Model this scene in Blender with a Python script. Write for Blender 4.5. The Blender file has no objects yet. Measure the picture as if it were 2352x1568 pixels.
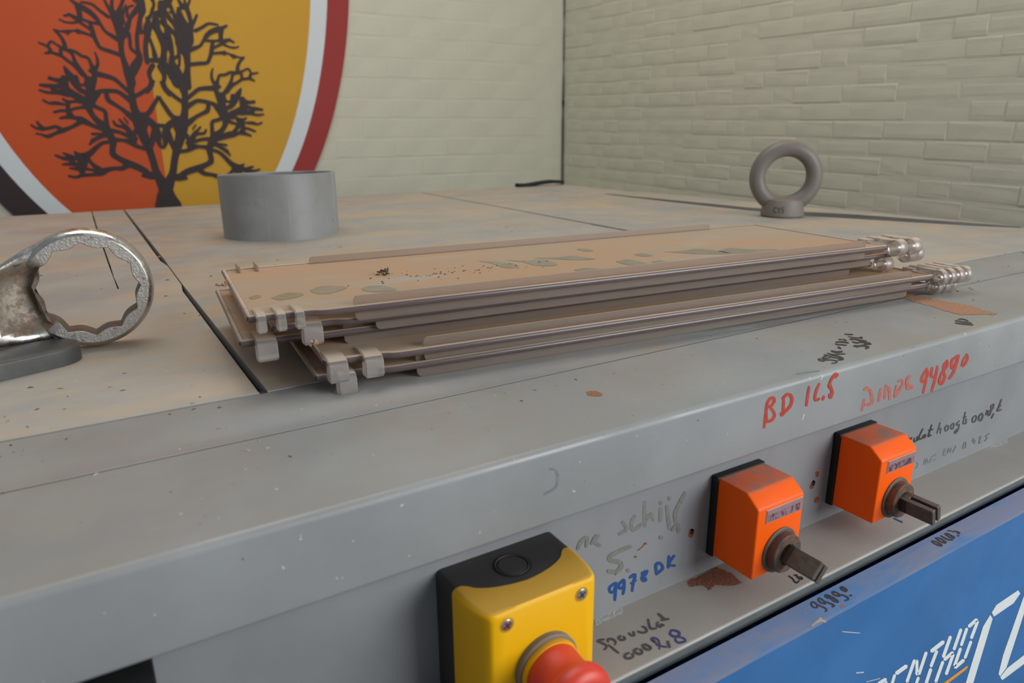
import bpy, bmesh, math, random
from mathutils import Vector, Matrix
random.seed(7)
S = bpy.context.scene
COL = S.collection
PI = math.pi

# ------------------------------------------------------------------ camera, light, exposure
CAM = Vector((0.0, 0.0, 0.185))
RIGHT, DOWN, FWD = Vector((0.853775, -0.520592, -0.007194)), Vector((-0.155948, -0.242523, -0.957529)), Vector((0.496738, 0.818637, -0.288246))
cd = bpy.data.cameras.new('camera')
cam = bpy.data.objects.new('camera', cd)
COL.objects.link(cam)
cam.matrix_world = Matrix(((RIGHT.x, -DOWN.x, -FWD.x, CAM.x), (RIGHT.y, -DOWN.y, -FWD.y, CAM.y),
                           (RIGHT.z, -DOWN.z, -FWD.z, CAM.z), (0, 0, 0, 1)))
cd.sensor_width = 36.0
cd.lens = 25.158
cd.clip_start = 0.01
cd.dof.use_dof = True
cd.dof.focus_distance = 0.66
cd.dof.aperture_fstop = 8.5
S.camera = cam

w = bpy.data.worlds.new('world')
S.world = w
w.use_nodes = True
w.node_tree.nodes['Background'].inputs[0].default_value = (0.80, 0.90, 1.0, 1)
w.node_tree.nodes['Background'].inputs[1].default_value = 0.25


def area(name, loc, target, sx, sy, power, col):
    l = bpy.data.lights.new(name, 'AREA')
    l.shape = 'RECTANGLE'
    l.size, l.size_y, l.energy, l.color = sx, sy, power, col
    o = bpy.data.objects.new(name, l)
    COL.objects.link(o)
    o.location = loc
    o.rotation_euler = (Vector(target) - Vector(loc)).to_track_quat('-Z', 'Y').to_euler()
    return o


# daylight through the tall workshop windows behind the photographer, and the ceiling fixtures
area('window_light', (2.05, -1.85, 0.90), (0.7, 0.8, 0.0), 2.2, 1.7, 98, (0.96, 0.985, 1.0))
area('ceiling_lamp', (0.55, 1.45, 2.35), (0.75, 1.5, 0.0), 1.4, 2.2, 34, (1.0, 0.965, 0.90))
S.view_settings.view_transform = 'Standard'
S.view_settings.look = 'None'
S.view_settings.gamma = 1.0
S.view_settings.use_curve_mapping = False
S.view_settings.exposure = 0.0


# ------------------------------------------------------------------ helpers
def lin(r, g, b):
    f = lambda c: (c / 255 / 12.92) if c <= 10 else ((c / 255 + 0.055) / 1.055) ** 2.4
    return (f(r), f(g), f(b), 1)


class NT:
    def __init__(s, name):
        s.m = bpy.data.materials.new(name)
        s.m.use_nodes = True
        s.t = s.m.node_tree
        s.b = s.t.nodes['Principled BSDF']
        s.co = s.t.nodes.new('ShaderNodeTexCoord').outputs['Object']

    def n(s, kind, **kw):
        x = s.t.nodes.new(kind)
        for k, v in kw.items():
            setattr(x, k, v)
        return x

    def link(s, a, b):
        s.t.links.new(a, b)

    def noise(s, scale, detail=4, rough=.55, dist=0., stretch=None, off=0.):
        mp = s.n('ShaderNodeMapping')
        if stretch:
            mp.inputs['Scale'].default_value = stretch
        mp.inputs['Location'].default_value = (off, off * .7, off * .3)
        s.link(s.co, mp.inputs[0])
        x = s.n('ShaderNodeTexNoise')
        s.link(mp.outputs[0], x.inputs['Vector'])
        x.inputs['Scale'].default_value = scale
        x.inputs['Detail'].default_value = detail
        x.inputs['Roughness'].default_value = rough
        x.inputs['Distortion'].default_value = dist
        return x.outputs['Fac']

    def ramp(s, fac, lo, hi, a=0., b=1.):
        x = s.n('ShaderNodeMapRange')
        x.interpolation_type = 'SMOOTHSTEP'
        s.link(fac, x.inputs[0])
        for i, v in enumerate((lo, hi, a, b)):
            x.inputs[1 + i].default_value = v
        return x.outputs[0]

    def mul(s, a, b):
        x = s.n('ShaderNodeMath', operation='MULTIPLY')
        for i, v in enumerate((a, b)):
            if isinstance(v, (int, float)):
                x.inputs[i].default_value = v
            else:
                s.link(v, x.inputs[i])
        return x.outputs[0]

    def mix(s, fac, a, b):
        x = s.n('ShaderNodeMix', data_type='RGBA')
        for i, v in ((0, fac), (6, a), (7, b)):
            if isinstance(v, (int, float)):
                x.inputs[i].default_value = v
            elif isinstance(v, tuple):
                x.inputs[i].default_value = v
            else:
                s.link(v, x.inputs[i])
        return x.outputs[2]

    def upward(s, lo=.55, hi=.95):
        g = s.n('ShaderNodeNewGeometry')
        sx = s.n('ShaderNodeSeparateXYZ')
        s.link(g.outputs['Normal'], sx.inputs[0])
        return s.ramp(sx.outputs[2], lo, hi)

    def bump(s, h, strength=.3, dist=.001):
        x = s.n('ShaderNodeBump')
        x.inputs['Strength'].default_value = strength
        x.inputs['Distance'].default_value = dist
        s.link(h, x.inputs['Height'])
        s.link(x.outputs[0], s.b.inputs['Normal'])

    def col(s, c):
        if isinstance(c, tuple):
            s.b.inputs['Base Color'].default_value = c
        else:
            s.link(c, s.b.inputs['Base Color'])

    def set(s, **kw):
        for k, v in kw.items():
            i = s.b.inputs[k.replace('_', ' ')]
            if isinstance(v, (int, float)):
                i.default_value = v
            else:
                s.link(v, i)
        return s


def flat(name, rgb, rough=.5, metal=0., var=.06, scale=60):
    m = NT(name)
    c = lin(*rgb)
    d = tuple(min(1, v * (1 - 2 * var)) for v in c[:3]) + (1,)
    m.col(m.mix(m.ramp(m.noise(scale), .35, .65), d, c))
    m.set(Roughness=rough, Metallic=metal)
    return m.m


def paint(name, rgb, dust=(150, 126, 100), amount=.0, specks=True, rough=.45):
    """satin grey machine enamel: orange-peel relief, worn lighter places, dust on top, specks"""
    m = NT(name)
    c = lin(*rgb)
    lo = tuple(v * .86 for v in c[:3]) + (1,)
    k = m.mix(m.ramp(m.noise(9, 5), .35, .68), lo, c)
    if amount > 0:
        a = m.ramp(m.noise(5.5, 6, .6, .8, (.7, 1.2, 1), 2.), .30, .70)
        b = m.ramp(m.noise(16, 6, .7, .3, (.5, 1.6, 1), 5.), .3, .7, .35, 1.)
        k = m.mix(m.mul(m.mul(m.mul(a, b), m.upward()), amount), k, lin(*dust))
    if specks:
        k = m.mix(m.ramp(m.noise(260, 2, .5, 0, None, 1.), .73, .77), k, lin(92, 74, 60))
        k = m.mix(m.ramp(m.noise(190, 2, .5, 0, None, 9.), .745, .775), k, lin(190, 186, 176))
        k = m.mix(m.mul(m.upward(), m.ramp(m.noise(120, 2, .5, 0, (.6, 1.2, 1), 13.), .755, .79)), k, lin(150, 116, 88))
    m.col(k)
    m.set(Roughness=m.ramp(m.noise(12, 4), .3, .7, rough - .05, rough + .2))
    m.bump(m.noise(420, 2), .12, .0006)
    return m.m


GREY = paint('grey_enamel', (146, 147, 146), amount=.25)
GREYTOP = paint('dusty_grey_enamel', (147, 149, 149), dust=(152, 136, 116), amount=.7, rough=.36)
GREYPLATE = paint('dusty_plate_enamel', (158, 156, 151), dust=(178, 158, 134), amount=1.3)
FASCIA = paint('fascia_enamel', (134, 136, 138), specks=False)
LEDGE = paint('ledge_enamel', (164, 160, 155), amount=.3, dust=(158, 146, 130), specks=False)
DARKIN = flat('dark_interior', (30, 30, 30), .8)
BLUE = paint('blue_enamel', (44, 104, 162), specks=False, rough=.38)


def blue_top():
    m = NT('dusty_blue_enamel')
    a = m.ramp(m.noise(16, 6, .65, .6, (.5, 3, 3)), .34, .62)
    k = m.mix(a, lin(62, 112, 164), lin(112, 118, 142))
    k = m.mix(m.ramp(m.noise(230, 2), .72, .78), k, lin(150, 120, 100))
    m.col(k)
    m.set(Roughness=.5)
    return m.m


BLUETOP = blue_top()
CREAM_B = None


def wall_paint(name, rgb):
    m = NT(name)
    c = lin(*rgb)
    m.col(m.mix(m.ramp(m.noise(7, 5, .6), .3, .7), tuple(v * .93 for v in c[:3]) + (1,), c))
    m.set(Roughness=.6)
    m.bump(m.noise(140, 4), .25, .002)
    return m.m


CREAM_L = wall_paint('cream_wall_paint', (207, 203, 184))
CREAM_R = wall_paint('cream_brick_paint', (212, 209, 190))
CONCRETE = flat('concrete', (120, 118, 112), .8, 0, .1, 12)
BLACKP = flat('black_plastic', (54, 51, 50), .6)
RUBBER = flat('black_rubber', (18, 18, 18), .7)
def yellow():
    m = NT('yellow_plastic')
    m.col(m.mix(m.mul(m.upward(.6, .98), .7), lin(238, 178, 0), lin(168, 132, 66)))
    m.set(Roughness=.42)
    return m.m


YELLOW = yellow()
YELLOW.node_tree.nodes['Principled BSDF'].inputs['Specular IOR Level'].default_value = .25
RED = flat('red_plastic', (214, 62, 42), .42, 0, .06, 40)
GREYRING = flat('grey_brown_plastic', (132, 120, 108), .6)
PVC = None


def pvc():
    m = NT('grey_pvc')
    c = lin(140, 141, 141)
    k = m.mix(m.ramp(m.noise(8, 5, .6, .3), .3, .7), lin(124, 122, 119), c)
    k = m.mix(m.ramp(m.noise(60, 3, .6, 0, (1, 1, .05), 3.), .58, .76, 0, .35), k, lin(172, 172, 170))
    k = m.mix(m.ramp(m.noise(90, 2, .5, 0, None, 8.), .73, .78, 0, .8), k, lin(92, 84, 76))
    m.col(k)
    m.set(Roughness=.5)
    return m.m


PVC = pvc()


def orange():
    m = NT('orange_plastic')
    top = m.upward(.75, .98)
    d = m.ramp(m.noise(55, 4, .6, .4), .34, .6, .95, .45)
    m.col(m.mix(m.mul(top, d), lin(255, 96, 0), lin(150, 122, 108)))
    m.set(Roughness=.45)
    return m.m


ORANGE = orange()
ORANGE.node_tree.nodes['Principled BSDF'].inputs['Specular IOR Level'].default_value = .25


def rusty(name, a, b, rough=.55, metal=.6):
    m = NT(name)
    f = m.ramp(m.noise(140, 5, .65), .42, .62)
    m.col(m.mix(f, lin(*a), lin(*b)))
    m.set(Roughness=rough, Metallic=m.ramp(m.noise(140, 5, .65), .42, .62, metal, 0.))
    m.bump(m.noise(400, 3), .3, .0008)
    return m.m


STEEL = rusty('rusty_dark_steel', (96, 88, 82), (116, 78, 54))
STEEL2 = rusty('dark_bar_steel', (98, 92, 84), (84, 68, 56), .5, .4)
EYE = paint('grey_painted_steel', (124, 117, 111), dust=(140, 118, 98), amount=.8, specks=False, rough=.4)


def chrome():
    m = NT('worn_chrome')
    f = m.ramp(m.noise(70, 6, .7, .5), .56, .70)
    k = m.mix(f, lin(200, 196, 190), lin(104, 82, 66))
    m.col(k)
    m.set(Metallic=m.ramp(f, 0, 1, 1., .25), Roughness=m.ramp(m.noise(120, 5, .7), .3, .75, .17, .5))
    m.bump(m.noise(150, 5, .6), .12, .0012)
    return m.m


CHROME = chrome()


def chrome_rough():
    m = NT('ground_steel_face')
    f = m.ramp(m.noise(120, 6, .7, .5), .56, .74)
    m.col(m.mix(f, lin(186, 180, 174), lin(110, 92, 76)))
    m.set(Metallic=.75, Roughness=.42)
    m.bump(m.noise(500, 4, .6), .5, .0012)
    return m.m


FACE = chrome_rough()
HOLLOW = rusty('forged_hollow', (150, 140, 126), (120, 98, 80), .5, .5)
BAR = flat('dark_grey_painted_bar', (82, 82, 80), .5, .2, .1)


def plastic(name, dusty=True, base=(206, 188, 176), dcol=(178, 142, 110)):
    m = NT(name)
    k = lin(*base)
    tr = .82
    if dusty:
        a = m.ramp(m.noise(11, 5, .6, .5, (.45, 1.2, 1), 4.), .30, .46)
        b = m.ramp(m.noise(7, 4, .5, .3, (.5, 1, 1), 9.), .3, .7)
        up = m.upward(.6, .95)
        dust = m.mul(up, a)
        k = m.mix(m.mul(up, .8), k, lin(156, 146, 132))
        k = m.mix(dust, k, m.mix(b, lin(166, 146, 124), lin(*dcol)))
        inv = m.n('ShaderNodeMath', operation='SUBTRACT')
        inv.inputs[0].default_value = tr
        s2 = m.mul(up, tr)
        m.link(s2, inv.inputs[1])
        m.set(Transmission_Weight=inv.outputs[0])
        m.set(Roughness=m.ramp(up, 0, 1, .28, .75))
    else:
        m.set(Transmission_Weight=tr, Roughness=.3)
    m.col(k)
    m.b.inputs['IOR'].default_value = 1.5
    return m.m


CLEAR = plastic('dusty_clear_plastic', True, (206, 188, 174))
CLEAREDGE = plastic('clear_plastic_edge', True, (164, 146, 146), (200, 176, 156))
FROST = plastic('frosted_clear_plastic', True, (234, 226, 220), (196, 176, 156))
FROST.node_tree.nodes['Principled BSDF'].inputs['Specular IOR Level'].default_value = .35


INKC = {'red': (186, 62, 46), 'red_faint': (184, 104, 92), 'ink': (52, 46, 44), 'ink2': (52, 44, 54), 'ink_faint': (74, 70, 74), 'inkgrey': (92, 86, 86),
        'faint': (115, 117, 120), 'faint2': (121, 122, 116), 'faint3': (126, 130, 134), 'blueink': (18, 74, 138), 'purple': (78, 80, 134), 'rust': (132, 76, 46),
        'rust2': (176, 92, 48), 'hole': (36, 26, 20), 'chip': (176, 160, 146), 'light': (196, 198, 196)}
INKM = {}


def ink(k):
    if k not in INKM:
        INKM[k] = flat('ink_' + k, INKC[k], .5, 0, .1, 300)
    return INKM[k]


def tag(o, label=None, cat=None, group=None, kind=None):
    if label:
        o['label'] = label
    if cat:
        o['category'] = cat
    if group:
        o['group'] = group
    if kind:
        o['kind'] = kind
    return o


def empty(name, loc=(0, 0, 0), rotz=0.):
    o = bpy.data.objects.new(name, None)
    o.empty_display_size = .02
    COL.objects.link(o)
    o.location = loc
    o.rotation_euler = (0, 0, rotz)
    return o


def link(name, me, mats, parent=None, smooth=True):
    if not isinstance(mats, (list, tuple)):
        mats = [mats]
    if not me.materials:
        for m in mats:
            me.materials.append(m)
    o = bpy.data.objects.new(name, me)
    COL.objects.link(o)
    if parent:
        o.parent = parent
    return o


def obj(name, bm, mats, parent=None, smooth=30):
    bmesh.ops.recalc_face_normals(bm, faces=bm.faces[:])
    me = bpy.data.meshes.new(name)
    bm.to_mesh(me)
    bm.free()
    if smooth:
        for p in me.polygons:
            p.use_smooth = True
        me.set_sharp_from_angle(angle=math.radians(smooth))
    return link(name, me, mats, parent)


def box(bm, x0, x1, y0, y1, z0, z1, bev=0., seg=2, mi=0):
    vs = [bm.verts.new(p) for p in ((x0, y0, z0), (x1, y0, z0), (x1, y1, z0), (x0, y1, z0), (x0, y0, z1), (x1, y0, z1), (x1, y1, z1), (x0, y1, z1))]
    fs = [bm.faces.new([vs[i] for i in f]) for f in ((3, 2, 1, 0), (4, 5, 6, 7), (0, 1, 5, 4), (1, 2, 6, 5), (2, 3, 7, 6), (3, 0, 4, 7))]
    for f in fs:
        f.material_index = mi
    if bev:
        es = list({e for f in fs for e in f.edges})
        r = bmesh.ops.bevel(bm, geom=es, offset=bev, segments=seg, profile=.5, affect='EDGES')
        for f in r['faces']:
            f.material_index = mi
    return vs


def prism(bm, pts, z0, z1, bev=0., seg=2):
    """polygon (x, y) extruded from z0 to z1, its upper rim eased"""
    a = [bm.verts.new((x, y, z0)) for x, y in pts]
    b = [bm.verts.new((x, y, z1)) for x, y in pts]
    bm.faces.new(list(reversed(a)))
    top = bm.faces.new(b)
    n = len(pts)
    for i in range(n):
        bm.faces.new((a[i], a[(i + 1) % n], b[(i + 1) % n], b[i]))
    if bev:
        bmesh.ops.bevel(bm, geom=list(top.edges), offset=bev, segments=seg, profile=.5, affect='EDGES')


def sweep_x(bm, prof, x0, x1, closed=True, nseg=1):
    """profile (y, z) swept along x"""
    rings = []
    for i in range(nseg + 1):
        x = x0 + (x1 - x0) * i / nseg
        rings.append([bm.verts.new((x, y, z)) for y, z in prof])
    n = len(prof)
    for a, b in zip(rings, rings[1:]):
        for i in range(n if closed else n - 1):
            bm.faces.new((a[i], a[(i + 1) % n], b[(i + 1) % n], b[i]))
    if closed:
        bm.faces.new(rings[0])
        bm.faces.new(list(reversed(rings[-1])))


def lathe(bm, prof, origin, axis, seg=40, mi=0):
    """profile (radius, distance along axis)"""
    axis = Vector(axis).normalized()
    u = axis.orthogonal().normalized()
    v = axis.cross(u)
    o = Vector(origin)
    rings = []
    for r, h in prof:
        if r < 1e-7:
            rings.append([bm.verts.new(o + axis * h)])
        else:
            rings.append([bm.verts.new(o + axis * h + (u * math.cos(t) + v * math.sin(t)) * r) for t in (2 * PI * k / seg for k in range(seg))])
    for a, b in zip(rings, rings[1:]):
        for k in range(seg):
            q = [a[k % len(a)], a[(k + 1) % len(a)], b[(k + 1) % len(b)], b[k % len(b)]]
            q = list(dict.fromkeys(q))
            if len(q) > 2:
                f = bm.faces.new(q)
                f.material_index = mi


def tube(bm, pts, r, seg=10, mi=0):
    pts = [Vector(p) for p in pts]
    rings = []
    for i, p in enumerate(pts):
        t = (pts[min(i + 1, len(pts) - 1)] - pts[max(i - 1, 0)]).normalized()
        u = Vector((0, 0, 1)).cross(t)
        u = u.normalized() if u.length > 1e-4 else t.orthogonal().normalized()
        v = t.cross(u)
        rr = r[i] if isinstance(r, (list, tuple)) else r
        rings.append([bm.verts.new(p + (u * math.cos(a) + v * math.sin(a)) * rr) for a in (2 * PI * k / seg for k in range(seg))])
    for a, b in zip(rings, rings[1:]):
        for k in range(seg):
            bm.faces.new((a[k], a[(k + 1) % seg], b[(k + 1) % seg], b[k])).material_index = mi
    bm.faces.new(list(reversed(rings[0]))).material_index = mi
    bm.faces.new(rings[-1]).material_index = mi


def smooth_pts(P, n=3):
    """Catmull-Rom through points of any dimension"""
    if len(P) < 3:
        return [tuple(p) for p in P]
    Q = []
    for i in range(len(P) - 1):
        a, b, c, d = P[max(i - 1, 0)], P[i], P[i + 1], P[min(i + 2, len(P) - 1)]
        for k in range(n):
            t = k / n
            Q.append(tuple(.5 * (2 * b[j] + (c[j] - a[j]) * t + (2 * a[j] - 5 * b[j] + 4 * c[j] - d[j]) * t * t + (3 * b[j] - a[j] - 3 * c[j] + d[j]) * t ** 3) for j in range(len(b))))
    Q.append(tuple(P[-1]))
    return Q


def ribbon(bm, P, W, place):
    """a flat brush stroke with round ends: P centre line (2D), W half widths, place maps 2D to the surface"""
    n = len(P)
    if n == 2 and (P[0][0] - P[1][0]) ** 2 + (P[0][1] - P[1][1]) ** 2 < 1e-14:
        return
    L, Rr = [], []
    N = []
    place0 = place
    place = lambda x, y, i=0: place0(x, y, i)
    for i in range(n):
        a, b = P[max(i - 1, 0)], P[min(i + 1, n - 1)]
        dx, dy = b[0] - a[0], b[1] - a[1]
        l = math.hypot(dx, dy) or 1e-9
        N.append((-dy / l, dx / l))
    for p, nn, wd in zip(P, N, W):
        L.append(bm.verts.new(place(p[0] + nn[0] * wd, p[1] + nn[1] * wd, len(L))))
        Rr.append(bm.verts.new(place(p[0] - nn[0] * wd, p[1] - nn[1] * wd, len(Rr))))
    for i in range(n - 1):
        bm.faces.new((L[i], L[i + 1], Rr[i + 1], Rr[i]))
    for i, s in ((0, -1), (n - 1, 1)):
        p, nn, wd = P[i], N[i], W[i]
        t = (nn[1] * s, -nn[0] * s)
        arc = [bm.verts.new(place(p[0] + (nn[0] * math.cos(a) + t[0] * math.sin(a)) * wd, p[1] + (nn[1] * math.cos(a) + t[1] * math.sin(a)) * wd, i)) for a in (PI / 4, PI / 2, 3 * PI / 4)]
        bm.faces.new([L[i]] + arc + [Rr[i]])


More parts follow.
